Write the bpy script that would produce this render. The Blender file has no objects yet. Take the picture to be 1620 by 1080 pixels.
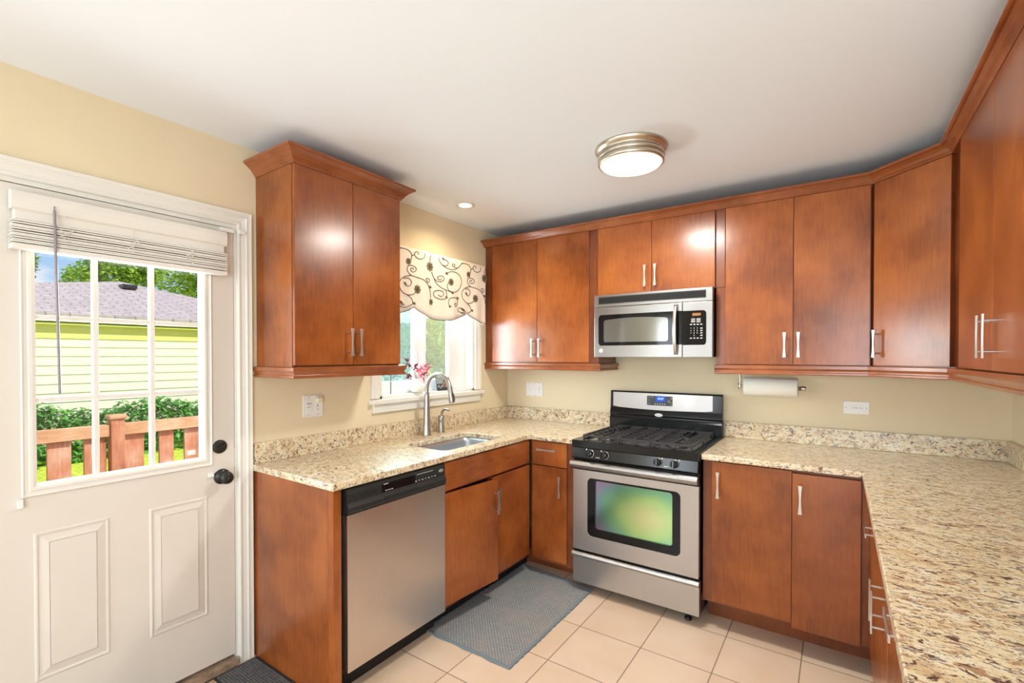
import bpy, math, random
from mathutils import Vector, Matrix
from mathutils.geometry import tessellate_polygon
PI = math.pi
sc = bpy.context.scene
COL = sc.collection
random.seed(4)

# ------------------------------------------------------------ camera
cam_d = bpy.data.cameras.new('camera'); cam = bpy.data.objects.new('camera', cam_d); COL.objects.link(cam)
cam_d.sensor_width = 36; cam_d.lens = 748.94*36/1620; cam_d.clip_start = .02; cam_d.clip_end = 400
cam_d.shift_y = 31.68/1620
cam.location = (2.3369, -3.3233, 1.4524)
cam.rotation_euler = (math.radians(90-.6261), 0, math.radians(34.5991))
sc.camera = cam
# ------------------------------------------------------------ colour management
sc.view_settings.view_transform = 'Standard'; sc.view_settings.look = 'None'
sc.view_settings.gamma = 1; sc.view_settings.use_curve_mapping = False
sc.view_settings.exposure = 0.0
# ------------------------------------------------------------ world: blue sky with soft white clouds
W = bpy.data.worlds.new('sky'); sc.world = W; W.use_nodes = True
nt = W.node_tree; nt.nodes.clear()
def N(nt, t, **kw):
    n = nt.nodes.new(t)
    for k, v in kw.items():
        if k.startswith('i_'): n.inputs[k[2:].replace('_', ' ')].default_value = v
        else: setattr(n, k, v)
    return n
def ramp(nt, stops, fac=None, interp='LINEAR'):
    n = nt.nodes.new('ShaderNodeValToRGB'); e = n.color_ramp.elements; n.color_ramp.interpolation = interp
    while len(e) < len(stops): e.new(.5)
    for i, (p, c) in enumerate(stops):
        e[i].position = p; e[i].color = (c[0], c[1], c[2], 1) if isinstance(c, tuple) else (c, c, c, 1)
    if fac is not None: nt.links.new(fac, n.inputs[0])
    return n
tc = N(nt, 'ShaderNodeTexCoord'); mp = N(nt, 'ShaderNodeMapping'); mp.inputs['Scale'].default_value = (1, 1, 2.2)
mp.inputs['Location'].default_value = (.3, .15, .1)
nz = N(nt, 'ShaderNodeTexNoise', i_Scale=4.5, i_Detail=7.0, i_Roughness=.55)
nt.links.new(tc.outputs['Generated'], mp.inputs[0]); nt.links.new(mp.outputs[0], nz.inputs[0])
cl = ramp(nt, [(.47, 0.0), (.60, 1.0)], nz.outputs['Fac'])
sx = N(nt, 'ShaderNodeSeparateXYZ'); nt.links.new(tc.outputs['Generated'], sx.inputs[0])
gr = ramp(nt, [(.0, (.55, .75, .95)), (.25, (.30, .55, .92)), (1.0, (.12, .32, .75))], sx.outputs['Z'])
mx = N(nt, 'ShaderNodeMixRGB'); nt.links.new(cl.outputs[0], mx.inputs[0]); nt.links.new(gr.outputs[0], mx.inputs[1])
mx.inputs[2].default_value = (.95, .97, 1, 1)
bg = N(nt, 'ShaderNodeBackground'); bg.inputs[1].default_value = 1.0; nt.links.new(mx.outputs[0], bg.inputs[0])
wo = N(nt, 'ShaderNodeOutputWorld'); nt.links.new(bg.outputs[0], wo.inputs[0])
# ------------------------------------------------------------ sun and large lights
def light(name, kind, loc, energy, col, rot=(0, 0, 0), **kw):
    d = bpy.data.lights.new(name, kind); d.energy = energy; d.color = col
    for k, v in kw.items(): setattr(d, k, v)
    o = bpy.data.objects.new(name, d); o.location = loc; o.rotation_euler = rot; COL.objects.link(o); return o
sun = light('sun', 'SUN', (4, 0, 8), 4.3, (1, .96, .88), angle=.009)
sun.rotation_euler = Vector((.80, .22, 1.0)).to_track_quat('Z', 'Y').to_euler()
# added fill lamps in the unseen rear window and patio door behind the camera
light('rear_window_fill', 'AREA', (.375, -5.12, 1.45), 27, (.83, .92, 1), (PI/2, 0, 0), shape='RECTANGLE', size=.6, size_y=1.2)
light('rear_patio_fill', 'AREA', (2.95, -5.12, 1.12), 82, (.81, .91, 1), (PI/2, 0, 0), shape='RECTANGLE', size=1.5, size_y=1.9)
# daylight through the door lite and the sink window
light('door_lite_daylight', 'AREA', (-.19, -2.635, 1.42), 18, (.92, .97, 1), (0, -PI/2, 0), shape='RECTANGLE', size=.8, size_y=.5)
light('sink_window_daylight', 'AREA', (-.19, -.915, 1.50), 54, (.86, .95, 1), (0, -PI/2, 0), shape='RECTANGLE', size=.6, size_y=.9)

# ------------------------------------------------------------ materials
def newmat(name):
    m = bpy.data.materials.new(name); m.use_nodes = True
    return m, m.node_tree, m.node_tree.nodes['Principled BSDF']
def simple(name, col, rough=.5, metal=0, spec=.5, noise=0, nscale=8, bump=0, bscale=60, coat=0, **kw):
    m, nt, b = newmat(name)
    b.inputs['Base Color'].default_value = (*col, 1); b.inputs['Roughness'].default_value = rough
    b.inputs['Metallic'].default_value = metal; b.inputs['Specular IOR Level'].default_value = spec
    b.inputs['Coat Weight'].default_value = coat; b.inputs['Coat Roughness'].default_value = .08
    for k, v in kw.items(): b.inputs[k].default_value = v
    tc = N(nt, 'ShaderNodeTexCoord')
    if noise:
        n = N(nt, 'ShaderNodeTexNoise', i_Scale=nscale, i_Detail=4.0); nt.links.new(tc.outputs['Object'], n.inputs[0])
        r = ramp(nt, [(.3, tuple(c*(1-noise) for c in col)), (.7, tuple(min(1, c*(1+noise)) for c in col))], n.outputs['Fac'])
        nt.links.new(r.outputs[0], b.inputs['Base Color'])
    if bump:
        n = N(nt, 'ShaderNodeTexNoise', i_Scale=bscale, i_Detail=3.0); nt.links.new(tc.outputs['Object'], n.inputs[0])
        bp = N(nt, 'ShaderNodeBump', i_Strength=bump, i_Distance=.002); nt.links.new(n.outputs['Fac'], bp.inputs['Height'])
        nt.links.new(bp.outputs[0], b.inputs['Normal'])
    return m
def wood(name, dark, mid, light_, scale=(15, 15, 1.6), rough=.27, coat=.35, spec=.4):
    m, nt, b = newmat(name)
    tc = N(nt, 'ShaderNodeTexCoord'); oi = N(nt, 'ShaderNodeObjectInfo')
    add = N(nt, 'ShaderNodeVectorMath', operation='ADD'); ml = N(nt, 'ShaderNodeMath', operation='MULTIPLY'); ml.inputs[1].default_value = 37
    nt.links.new(oi.outputs['Random'], ml.inputs[0]); nt.links.new(tc.outputs['Object'], add.inputs[0]); nt.links.new(ml.outputs[0], add.inputs[1])
    mp = N(nt, 'ShaderNodeMapping'); mp.inputs['Scale'].default_value = scale; nt.links.new(add.outputs[0], mp.inputs[0])
    n1 = N(nt, 'ShaderNodeTexNoise', i_Scale=6.0, i_Detail=6.0, i_Roughness=.62, i_Distortion=.4); nt.links.new(mp.outputs[0], n1.inputs[0])
    n2 = N(nt, 'ShaderNodeTexNoise', i_Scale=3.2, i_Detail=3.0, i_Roughness=.55); nt.links.new(add.outputs[0], n2.inputs[0])
    mm = N(nt, 'ShaderNodeMixRGB'); mm.inputs[0].default_value = .72
    nt.links.new(n1.outputs['Fac'], mm.inputs[1]); nt.links.new(n2.outputs['Fac'], mm.inputs[2])
    r = ramp(nt, [(.32, dark), (.5, mid), (.68, light_)], mm.outputs[0])
    nt.links.new(r.outputs[0], b.inputs['Base Color'])
    b.inputs['Roughness'].default_value = rough; b.inputs['Coat Weight'].default_value = coat; b.inputs['Coat Roughness'].default_value = .2
    b.inputs['Specular IOR Level'].default_value = spec
    bp = N(nt, 'ShaderNodeBump', i_Strength=.04, i_Distance=.002); nt.links.new(n1.outputs['Fac'], bp.inputs['Height']); nt.links.new(bp.outputs[0], b.inputs['Normal'])
    return m
def granite(name):
    m, nt, b = newmat(name)
    tc = N(nt, 'ShaderNodeTexCoord')
    mp = N(nt, 'ShaderNodeMapping'); mp.inputs['Rotation'].default_value = (.25, .3, .2); mp.inputs['Scale'].default_value = (.72, 1.2, 1.0)
    nt.links.new(tc.outputs['Object'], mp.inputs[0])
    def ns(s, d, r=.6, v=mp):
        n = N(nt, 'ShaderNodeTexNoise', i_Scale=s, i_Detail=d, i_Roughness=r, i_Distortion=.6); nt.links.new(v.outputs[0], n.inputs[0]); return n.outputs['Fac']
    base = ramp(nt, [(.34, (.82, .76, .60)), (.52, (.76, .63, .41)), (.68, (.60, .42, .23))], ns(20, 6, .7))
    cur = base.outputs[0]
    for s, lo, hi, c, d in ((44, .545, .60, (.42, .25, .14), 5), (70, .57, .62, (.30, .27, .25), 4), (50, .585, .62, (.10, .045, .035), 5), (130, .61, .66, (.05, .045, .045), 3)):
        mk = ramp(nt, [(lo, 0.0), (hi, 1.0)], ns(s, d, .65))
        x = N(nt, 'ShaderNodeMixRGB'); nt.links.new(mk.outputs[0], x.inputs[0]); nt.links.new(cur, x.inputs[1]); x.inputs[2].default_value = (*c, 1); cur = x.outputs[0]
    nt.links.new(cur, b.inputs['Base Color']); b.inputs['Roughness'].default_value = .28; b.inputs['Specular IOR Level'].default_value = .6; b.inputs['Coat Weight'].default_value = .6; b.inputs['Coat Roughness'].default_value = .38
    return m
def brushed(name, col, rough, axis=(1, 1, 60), bump=.03):
    m, nt, b = newmat(name)
    tc = N(nt, 'ShaderNodeTexCoord'); mp = N(nt, 'ShaderNodeMapping'); mp.inputs['Scale'].default_value = axis; nt.links.new(tc.outputs['Object'], mp.inputs[0])
    n = N(nt, 'ShaderNodeTexNoise', i_Scale=12.0, i_Detail=3.0); nt.links.new(mp.outputs[0], n.inputs[0])
    n2 = N(nt, 'ShaderNodeTexNoise', i_Scale=3.0, i_Detail=3.0); nt.links.new(tc.outputs['Object'], n2.inputs[0])
    r = ramp(nt, [(.3, tuple(c*.93 for c in col)), (.7, col)], n.outputs['Fac']); nt.links.new(r.outputs[0], b.inputs['Base Color'])
    rr = ramp(nt, [(.3, rough*.85), (.7, rough*1.2)], n2.outputs['Fac']); nt.links.new(rr.outputs[0], b.inputs['Roughness'])
    b.inputs['Metallic'].default_value = 1
    bp = N(nt, 'ShaderNodeBump', i_Strength=bump, i_Distance=.001); nt.links.new(n.outputs['Fac'], bp.inputs['Height']); nt.links.new(bp.outputs[0], b.inputs['Normal'])
    return m
def tiles(name, px, py, ox, oy):
    m, nt, b = newmat(name)
    tc = N(nt, 'ShaderNodeTexCoord'); sx = N(nt, 'ShaderNodeSeparateXYZ'); nt.links.new(tc.outputs['Object'], sx.inputs[0])
    def M(op, a, b_=None):
        n = N(nt, 'ShaderNodeMath', operation=op)
        for i, v in enumerate((a, b_)):
            if v is None: continue
            if isinstance(v, (int, float)): n.inputs[i].default_value = v
            else: nt.links.new(v, n.inputs[i])
        return n.outputs[0]
    fl = []; ed = []
    for o, p, off in (('X', px, ox), ('Y', py, oy)):
        t = M('DIVIDE', M('SUBTRACT', sx.outputs[o], off), p)
        f = M('FRACT', t); fl.append(M('FLOOR', t))
        ed.append(M('MULTIPLY', M('MINIMUM', f, M('SUBTRACT', 1.0, f)), p))
    g = M('MINIMUM', ed[0], ed[1])
    cmb = N(nt, 'ShaderNodeCombineXYZ'); nt.links.new(fl[0], cmb.inputs[0]); nt.links.new(fl[1], cmb.inputs[1])
    wn = N(nt, 'ShaderNodeTexWhiteNoise'); wn.noise_dimensions = '3D'; nt.links.new(cmb.outputs[0], wn.inputs[0])
    n = N(nt, 'ShaderNodeTexNoise', i_Scale=5.0, i_Detail=5.0); nt.links.new(tc.outputs['Object'], n.inputs[0])
    ad = M('ADD', M('MULTIPLY', wn.outputs['Value'], .3), M('MULTIPLY', n.outputs['Fac'], .7))
    c = ramp(nt, [(.25, (.69, .51, .365)), (.75, (.78, .62, .48))], ad)
    gm = ramp(nt, [(.0, 1.0), (.0022, 1.0), (.0034, 0.0)], g)
    x = N(nt, 'ShaderNodeMixRGB'); nt.links.new(gm.outputs[0], x.inputs[0]); nt.links.new(c.outputs[0], x.inputs[1]); x.inputs[2].default_value = (.13, .075, .045, 1)
    nt.links.new(x.outputs[0], b.inputs['Base Color'])
    rr = ramp(nt, [(0, .32), (1, .8)], gm.outputs[0]); nt.links.new(rr.outputs[0], b.inputs['Roughness'])
    bp = N(nt, 'ShaderNodeBump', i_Strength=.4, i_Distance=.002, invert=True); nt.links.new(gm.outputs[0], bp.inputs['Height']); nt.links.new(bp.outputs[0], b.inputs['Normal'])
    return m
def weave(name, base, dash, px, py, rough=.9, wear=None):
    """rows of short pale stitches on a darker ground"""
    m, nt, b = newmat(name)
    tc = N(nt, 'ShaderNodeTexCoord')
    br = N(nt, 'ShaderNodeTexBrick'); br.offset = .5
    br.inputs['Scale'].default_value = 1; br.inputs['Brick Width'].default_value = px; br.inputs['Row Height'].default_value = py
    br.inputs['Mortar Size'].default_value = .0042; br.inputs['Mortar Smooth'].default_value = .4
    br.inputs['Color1'].default_value = (*dash, 1); br.inputs['Color2'].default_value = (*[c*.75 for c in dash], 1); br.inputs['Mortar'].default_value = (*base, 1)
    nt.links.new(tc.outputs['Object'], br.inputs[0])
    n = N(nt, 'ShaderNodeTexNoise', i_Scale=240.0, i_Detail=2.0); nt.links.new(tc.outputs['Object'], n.inputs[0])
    n2 = N(nt, 'ShaderNodeTexNoise', i_Scale=5.0, i_Detail=4.0); nt.links.new(tc.outputs['Object'], n2.inputs[0])
    r0 = ramp(nt, [(.33, 0.0), (.48, 1.0)], n.outputs['Fac'])
    x = N(nt, 'ShaderNodeMixRGB'); nt.links.new(r0.outputs[0], x.inputs[0]); x.inputs[1].default_value = (*base, 1); nt.links.new(br.outputs[0], x.inputs[2])
    y = N(nt, 'ShaderNodeMixRGB'); r = ramp(nt, [(.45, 0.0), (.75, .55)], n2.outputs['Fac']); nt.links.new(r.outputs[0], y.inputs[0]); nt.links.new(x.outputs[0], y.inputs[1])
    y.inputs[2].default_value = (*(wear or base), 1)
    nt.links.new(y.outputs[0], b.inputs['Base Color']); b.inputs['Roughness'].default_value = rough
    bp = N(nt, 'ShaderNodeBump', i_Strength=.15, i_Distance=.002, invert=True); nt.links.new(br.outputs['Fac'], bp.inputs['Height']); nt.links.new(bp.outputs[0], b.inputs['Normal'])
    return m
def glass(name, tint=(1, 1, 1), refl=.08, haze=0):
    """thin window pane: lets light straight through, mirrors a little"""
    m, nt, b = newmat(name); nt.nodes.remove(b)
    t = N(nt, 'ShaderNodeBsdfTransparent'); t.inputs[0].default_value = (*tint, 1)
    g = N(nt, 'ShaderNodeBsdfGlossy'); g.inputs['Roughness'].default_value = .02
    lw = N(nt, 'ShaderNodeLayerWeight', i_Blend=.5)
    ml = N(nt, 'ShaderNodeMath', operation='MULTIPLY'); ml.inputs[1].default_value = refl*3; nt.links.new(lw.outputs['Fresnel'], ml.inputs[0])
    x = N(nt, 'ShaderNodeMixShader'); nt.links.new(ml.outputs[0], x.inputs[0]); nt.links.new(t.outputs[0], x.inputs[1]); nt.links.new(g.outputs[0], x.inputs[2])
    out = nt.nodes['Material Output']; last = x.outputs[0]
    if haze:
        d = N(nt, 'ShaderNodeBsdfTranslucent'); d.inputs[0].default_value = (.8, .9, .9, 1)
        y = N(nt, 'ShaderNodeMixShader'); y.inputs[0].default_value = haze; nt.links.new(last, y.inputs[1]); nt.links.new(d.outputs[0], y.inputs[2]); last = y.outputs[0]
    nt.links.new(last, out.inputs[0]); return m
def emis(name, col, s):
    m, nt, b = newmat(name); b.inputs['Base Color'].default_value = (*col, 1); b.inputs['Emission Color'].default_value = (*col, 1); b.inputs['Emission Strength'].default_value = s
    return m
def banded(name, c1, c2, axis, period, frac, rough=.8, spec=.3):
    """horizontal courses: a thin line of c2 every PERIOD along AXIS"""
    m, nt, b = newmat(name); tc = N(nt, 'ShaderNodeTexCoord')
    br = N(nt, 'ShaderNodeTexBrick'); br.inputs['Scale'].default_value = 1; br.inputs['Brick Width'].default_value = .34; br.inputs['Row Height'].default_value = period
    br.inputs['Mortar Size'].default_value = frac; br.inputs['Color1'].default_value = (*c1, 1); br.inputs['Color2'].default_value = (*[c*.86 for c in c1], 1); br.inputs['Mortar'].default_value = (*c2, 1)
    nt.links.new(tc.outputs['UV' if axis == 'UV' else 'Object'], br.inputs[0])
    n = N(nt, 'ShaderNodeTexNoise', i_Scale=9.0, i_Detail=5.0); nt.links.new(tc.outputs['Object'], n.inputs[0])
    x = N(nt, 'ShaderNodeMixRGB', blend_type='MULTIPLY'); x.inputs[0].default_value = .5; r = ramp(nt, [(.3, .6), (.7, 1.15)], n.outputs['Fac'])
    nt.links.new(br.outputs[0], x.inputs[1]); nt.links.new(r.outputs[0], x.inputs[2]); nt.links.new(x.outputs[0], b.inputs['Base Color']); b.inputs['Roughness'].default_value = rough
    b.inputs['Specular IOR Level'].default_value = spec
    return m

M = {}
M['wall'] = simple('wall_paint', (.79, .675, .475), .75, spec=.2, noise=.02, nscale=3)
M['ceil'] = simple('ceiling_paint', (.84, .885, .93), .85, spec=.2)
M['white'] = simple('white_trim_paint', (.80, .785, .73), .35, spec=.45)
M['door'] = simple('door_paint', (.75, .71, .65), .4, spec=.4, noise=.015, nscale=5)
M['vinyl'] = simple('white_vinyl', (.86, .87, .88), .3)
M['plastic'] = simple('white_plastic', (.86, .85, .83), .35)
M['slat'] = simple('blind_slat', (.80, .77, .71), .45)
M['wood'] = wood('cherry_wood', (.155, .036, .007), (.285, .074, .014), (.41, .122, .024))
M['woodh'] = wood('cherry_wood_horizontal_grain', (.155, .036, .007), (.285, .074, .014), (.41, .122, .024), scale=(1.2, 1.2, 9))
M['woodm'] = wood('cherry_moulding', (.19, .048, .014), (.28, .078, .022), (.38, .12, .038), scale=(1.5, 1.5, 14), rough=.22, coat=.5)
M['woodd'] = wood('cherry_stile', (.13, .032, .010), (.20, .052, .016), (.27, .08, .026))
M['granite'] = granite('speckled_granite')
M['steel'] = brushed('brushed_steel', (.50, .49, .485), .33, (1, 1, 70))
M['steelh'] = brushed('brushed_steel_bright', (.40, .395, .39), .32, (1, 1, 70))
M['steelv'] = brushed('brushed_steel_panel', (.70, .66, .635), .34, (60, 60, 1))
M['bowl'] = brushed('sink_steel', (.60, .63, .68), .36, (30, 30, 30))
M['nickel'] = simple('satin_nickel', (.58, .55, .51), .34, 1)
M['fnickel'] = simple('faucet_nickel', (.42, .41, .40), .34, 1)
M['brass'] = simple('aged_brass', (.62, .57, .48), .34, 1)
M['bronze'] = simple('dark_bronze', (.028, .030, .026), .32, .4)
M['black'] = simple('black_enamel', (.010, .011, .012), .16, spec=.35)
M['blackm'] = simple('black_plastic', (.018, .020, .021), .35)
M['blackg'] = simple('black_glass', (.006, .006, .007), .08, spec=.25)
M['iron'] = simple('cast_iron', (.03, .028, .028), .34, spec=.5, bump=.2, bscale=200)
M['pan'] = simple('cooktop_enamel', (.11, .11, .112), .14, spec=.9)
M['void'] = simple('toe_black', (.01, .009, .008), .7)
M['label'] = simple('pale_print', (.75, .75, .74), .5)
M['grey'] = simple('grey_print', (.30, .31, .32), .5)
M['silver'] = simple('badge_silver', (.8, .8, .8), .3, .7)
M['glass'] = glass('clear_pane')
M['hazeglass'] = glass('screened_pane', (.62, .74, .72), .1)
M['led'] = emis('blue_display', (.01, .05, .42), 1.0)
M['leddigits'] = emis('cyan_digits', (.35, .75, 1.0), 1.6)
M['amber'] = emis('amber_display', (.22, .085, .01), .5)
M['lampglass'] = emis('lit_lamp_glass', (1, .93, .70), 1.5)
M['bulb'] = emis('lit_bulb', (1, .93, .78), 6.0)
M['tile'] = tiles('floor_tile', .333, .3435, .867, -1.7165)
M['mat'] = weave('woven_grey_mat', (.17, .19, .21), (.62, .60, .55), .019, .0105, wear=(.34, .29, .26))
M['matedge'] = simple('grey_binding', (.20, .25, .28), .9, spec=.1, bump=.4, bscale=300)
M['rib'] = simple('ribbed_rubber', (.13, .135, .14), .6, noise=.3, nscale=60)
M['rubber'] = simple('black_rubber', (.022, .024, .028), .6)
M['tan'] = simple('tan_pile', (.42, .30, .19), .9, noise=.25, nscale=90, bump=.5, bscale=300)
M['thresh'] = simple('worn_threshold', (.36, .25, .17), .55, noise=.3, nscale=30)
M['paper'] = simple('paper_towel', (.86, .84, .76), .9, spec=.1, bump=.3, bscale=140)
M['fabric'] = simple('cream_fabric', (.83, .78, .69), .85, spec=.15, bump=.3, bscale=260, **{'Subsurface Weight': 0.0})
M['vine'] = simple('brown_cord', (.10, .065, .045), .8)
M['petal'] = simple('olive_petal', (.20, .18, .12), .8, noise=.3, nscale=200)
M['vase'] = simple('milky_glass', (.82, .80, .70), .12, spec=.6)
M['leafred'] = simple('burgundy_leaf', (.20, .02, .045), .5)
M['leafpink'] = simple('pink_petal', (.72, .16, .26), .5)
M['stem'] = simple('brown_stem', (.14, .10, .05), .6)
M['decking'] = wood('weathered_cedar', (.34, .12, .07), (.58, .25, .14), (.74, .50, .38), scale=(14, 14, 1.4), rough=.8, coat=0, spec=.1)
M['deckingh'] = wood('weathered_cedar_rail', (.46, .22, .11), (.64, .36, .20), (.74, .50, .33), scale=(14, 1.4, 14), rough=.8, coat=0, spec=.1)
M['siding'] = simple('pale_yellow_siding', (.86, .86, .60), .6, spec=.2)
M['fascia'] = simple('yellow_fascia', (.80, .80, .22), .6, spec=.2)
M['gutter'] = simple('white_gutter', (.80, .83, .84), .5)
M['shingle'] = banded('roof_shingles', (.55, .47, .46), (.32, .26, .25), 'UV', .14, .016)
M['grass'] = simple('lawn_grass', (.56, .66, .08), .9, spec=.05, noise=.45, nscale=14, bump=1, bscale=40)
M['bark'] = simple('tree_bark', (.10, .07, .05), .9)
def leafmat(name, a, b_, tr=.35):
    m, nt, b = newmat(name); gi = N(nt, 'ShaderNodeTexCoord'); n = N(nt, 'ShaderNodeTexNoise', i_Scale=2.5, i_Detail=3.0); nt.links.new(gi.outputs['Object'], n.inputs[0])
    r = ramp(nt, [(.35, a), (.65, b_)], n.outputs['Fac']); nt.links.new(r.outputs[0], b.inputs['Base Color']); b.inputs['Roughness'].default_value = .55
    t = N(nt, 'ShaderNodeBsdfTranslucent'); nt.links.new(r.outputs[0], t.inputs[0])
    x = N(nt, 'ShaderNodeMixShader'); x.inputs[0].default_value = tr; nt.links.new(b.outputs[0], x.inputs[1]); nt.links.new(t.outputs[0], x.inputs[2])
    nt.links.new(x.outputs[0], nt.nodes['Material Output'].inputs[0]); return m
M['leafy'] = leafmat('bright_leaf', (.22, .42, .03), (.52, .70, .08))
M['leafd'] = leafmat('dark_leaf', (.10, .22, .05), (.26, .42, .08))
M['leafh'] = leafmat('hedge_leaf', (.08, .30, .06), (.24, .60, .13))
# oven window: iridescent reflection painted as a tint, violet rim to green middle
m, nt_, b_ = newmat('painted_iridescent_glass'); b_.inputs['Metallic'].default_value = .9; b_.inputs['Roughness'].default_value = .16
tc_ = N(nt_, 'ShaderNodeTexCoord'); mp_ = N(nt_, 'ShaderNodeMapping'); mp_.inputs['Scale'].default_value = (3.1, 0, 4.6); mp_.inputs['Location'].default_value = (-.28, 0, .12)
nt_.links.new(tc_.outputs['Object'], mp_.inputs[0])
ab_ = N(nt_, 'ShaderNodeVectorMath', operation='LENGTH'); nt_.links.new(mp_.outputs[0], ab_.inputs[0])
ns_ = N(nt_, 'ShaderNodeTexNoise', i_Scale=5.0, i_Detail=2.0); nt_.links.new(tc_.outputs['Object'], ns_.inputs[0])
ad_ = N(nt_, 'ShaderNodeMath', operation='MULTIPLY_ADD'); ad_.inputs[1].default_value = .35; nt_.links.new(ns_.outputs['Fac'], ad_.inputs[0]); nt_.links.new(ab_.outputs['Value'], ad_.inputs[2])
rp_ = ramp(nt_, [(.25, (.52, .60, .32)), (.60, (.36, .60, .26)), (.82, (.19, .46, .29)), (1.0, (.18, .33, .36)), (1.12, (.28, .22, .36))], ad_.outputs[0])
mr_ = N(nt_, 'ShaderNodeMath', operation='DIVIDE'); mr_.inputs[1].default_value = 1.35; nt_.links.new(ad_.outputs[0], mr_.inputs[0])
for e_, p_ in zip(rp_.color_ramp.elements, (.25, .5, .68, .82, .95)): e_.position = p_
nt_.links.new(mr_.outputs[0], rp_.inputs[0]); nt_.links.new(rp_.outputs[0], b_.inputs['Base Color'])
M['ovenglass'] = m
m, nt_, b_ = newmat('microwave_window'); b_.inputs['Base Color'].default_value = (.17, .17, .15, 1); b_.inputs['Metallic'].default_value = .6; b_.inputs['Roughness'].default_value = .12
M['mwglass'] = m

# ------------------------------------------------------------ mesh builder
class MB:
    def __init__(s, M_=None): s.v = []; s.f = []; s.sm = []; s.mi = []; s.M = M_ or Matrix(); s.m = 0
    def add(s, vs, fs, smooth=False):
        b = len(s.v); s.v += [s.M @ Vector(v) for v in vs]
        for f in fs: s.f.append([b+i for i in f]); s.sm.append(smooth); s.mi.append(s.m)
        return s
    def box(s, x0, x1, y0, y1, z0, z1):
        x0, x1 = sorted((x0, x1)); y0, y1 = sorted((y0, y1)); z0, z1 = sorted((z0, z1))
        return s.add([(x0, y0, z0), (x1, y0, z0), (x1, y1, z0), (x0, y1, z0), (x0, y0, z1), (x1, y0, z1), (x1, y1, z1), (x0, y1, z1)],
                     [(3, 2, 1, 0), (4, 5, 6, 7), (0, 1, 5, 4), (1, 2, 6, 5), (2, 3, 7, 6), (3, 0, 4, 7)])
    def prism(s, loops, w0, w1):
        """loops[0] outline, others holes, in (u,v); extruded along w"""
        if not isinstance(loops[0][0], (tuple, list)): loops = [loops]
        def area(l): return sum(l[i][0]*l[(i+1) % len(l)][1]-l[(i+1) % len(l)][0]*l[i][1] for i in range(len(l)))
        loops = [list(l) if (area(l) > 0) == (k == 0) else list(l)[::-1] for k, l in enumerate(loops)]
        flat = [p for l in loops for p in l]; n = len(flat)
        tr = tessellate_polygon([[Vector((p[0], p[1], 0)) for p in l] for l in loops])
        fs = []
        for t in tr:
            a, b, c = (flat[i] for i in t)
            if (b[0]-a[0])*(c[1]-a[1])-(c[0]-a[0])*(b[1]-a[1]) < 0: t = t[::-1]
            fs.append(tuple(i+n for i in t)); fs.append(tuple(t[::-1]))
        o = 0
        for l in loops:
            k = len(l)
            for i in range(k): j = (i+1) % k; fs.append((o+i, o+j, o+j+n, o+i+n))
            o += k
        return s.add([(p[0], p[1], w0) for p in flat]+[(p[0], p[1], w1) for p in flat], fs)
    def tube(s, pts, r, n=8, cap=True, flat=1.0, closed=False):
        pts = [Vector(p) for p in pts]; k = len(pts); rs = r if isinstance(r, (list, tuple)) else [r]*k
        vs = []; up = None
        for i, p in enumerate(pts):
            a = pts[(i-1) % k] if (i or closed) else p; b = pts[(i+1) % k] if (i < k-1 or closed) else p
            t = (b-a).normalized() if (b-a).length > 1e-9 else Vector((0, 0, 1))
            if up is None: up = Vector((0, 0, 1)) if abs(t.z) < .9 else Vector((1, 0, 0))
            x = up.cross(t).normalized() if up.cross(t).length > 1e-6 else Vector((1, 0, 0)); y = t.cross(x).normalized(); up = y
            for j in range(n):
                an = 2*PI*j/n; vs.append(p+x*math.cos(an)*rs[i]+y*math.sin(an)*rs[i]*flat)
        fs = [(i*n+j, i*n+(j+1) % n, ((i+1) % k)*n+(j+1) % n, ((i+1) % k)*n+j) for i in range(k if closed else k-1) for j in range(n)]
        s.add(vs, fs, True)
        if cap and not closed: s.add(vs[:n], [tuple(range(n))[::-1]]); s.add(vs[-n:], [tuple(range(n))])
        return s
    def lathe(s, prof, c=(0, 0, 0), n=32, axis='Z'):
        vs = []
        for r, z in prof:
            for j in range(n):
                a = 2*PI*j/n; p = (r*math.cos(a), r*math.sin(a), z)
                if axis == 'X': p = (p[2], p[0], p[1])
                if axis == 'Y': p = (p[1], p[2], p[0])
                if axis == '-Y': p = (p[0], -p[2], p[1])
                vs.append((p[0]+c[0], p[1]+c[1], p[2]+c[2]))
        fs = [(i*n+j, i*n+(j+1) % n, (i+1)*n+(j+1) % n, (i+1)*n+j) for i in range(len(prof)-1) for j in range(n)]
        if prof[0][0] > 1e-6: fs.append(tuple(range(n))[::-1])
        if prof[-1][0] > 1e-6: fs.append(tuple((len(prof)-1)*n+j for j in range(n)))
        return s.add(vs, fs, True)
    def sweep(s, path, prof, cap=True):
        """path: plan points; prof: closed loop of (out, z), out = to the right of travel"""
        P = [Vector(p) for p in path]; k = len(P); n = len(prof); vs = []
        for i in range(k):
            d0 = (P[i]-P[i-1]).normalized() if i else (P[1]-P[0]).normalized()
            d1 = (P[i+1]-P[i]).normalized() if i < k-1 else d0
            n0 = Vector((d0.y, -d0.x)); n1 = Vector((d1.y, -d1.x)); b = (n0+n1).normalized(); q = 1/max(.3, b.dot(n0))
            for o, z in prof: vs.append((P[i].x+b.x*o*q, P[i].y+b.y*o*q, z))
        fs = [(i*n+j, (i+1)*n+j, (i+1)*n+(j+1) % n, i*n+(j+1) % n) for i in range(k-1) for j in range(n)]
        if cap: fs += [tuple(range(n)), tuple((k-1)*n+j for j in range(n))[::-1]]
        return s.add(vs, fs)
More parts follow.
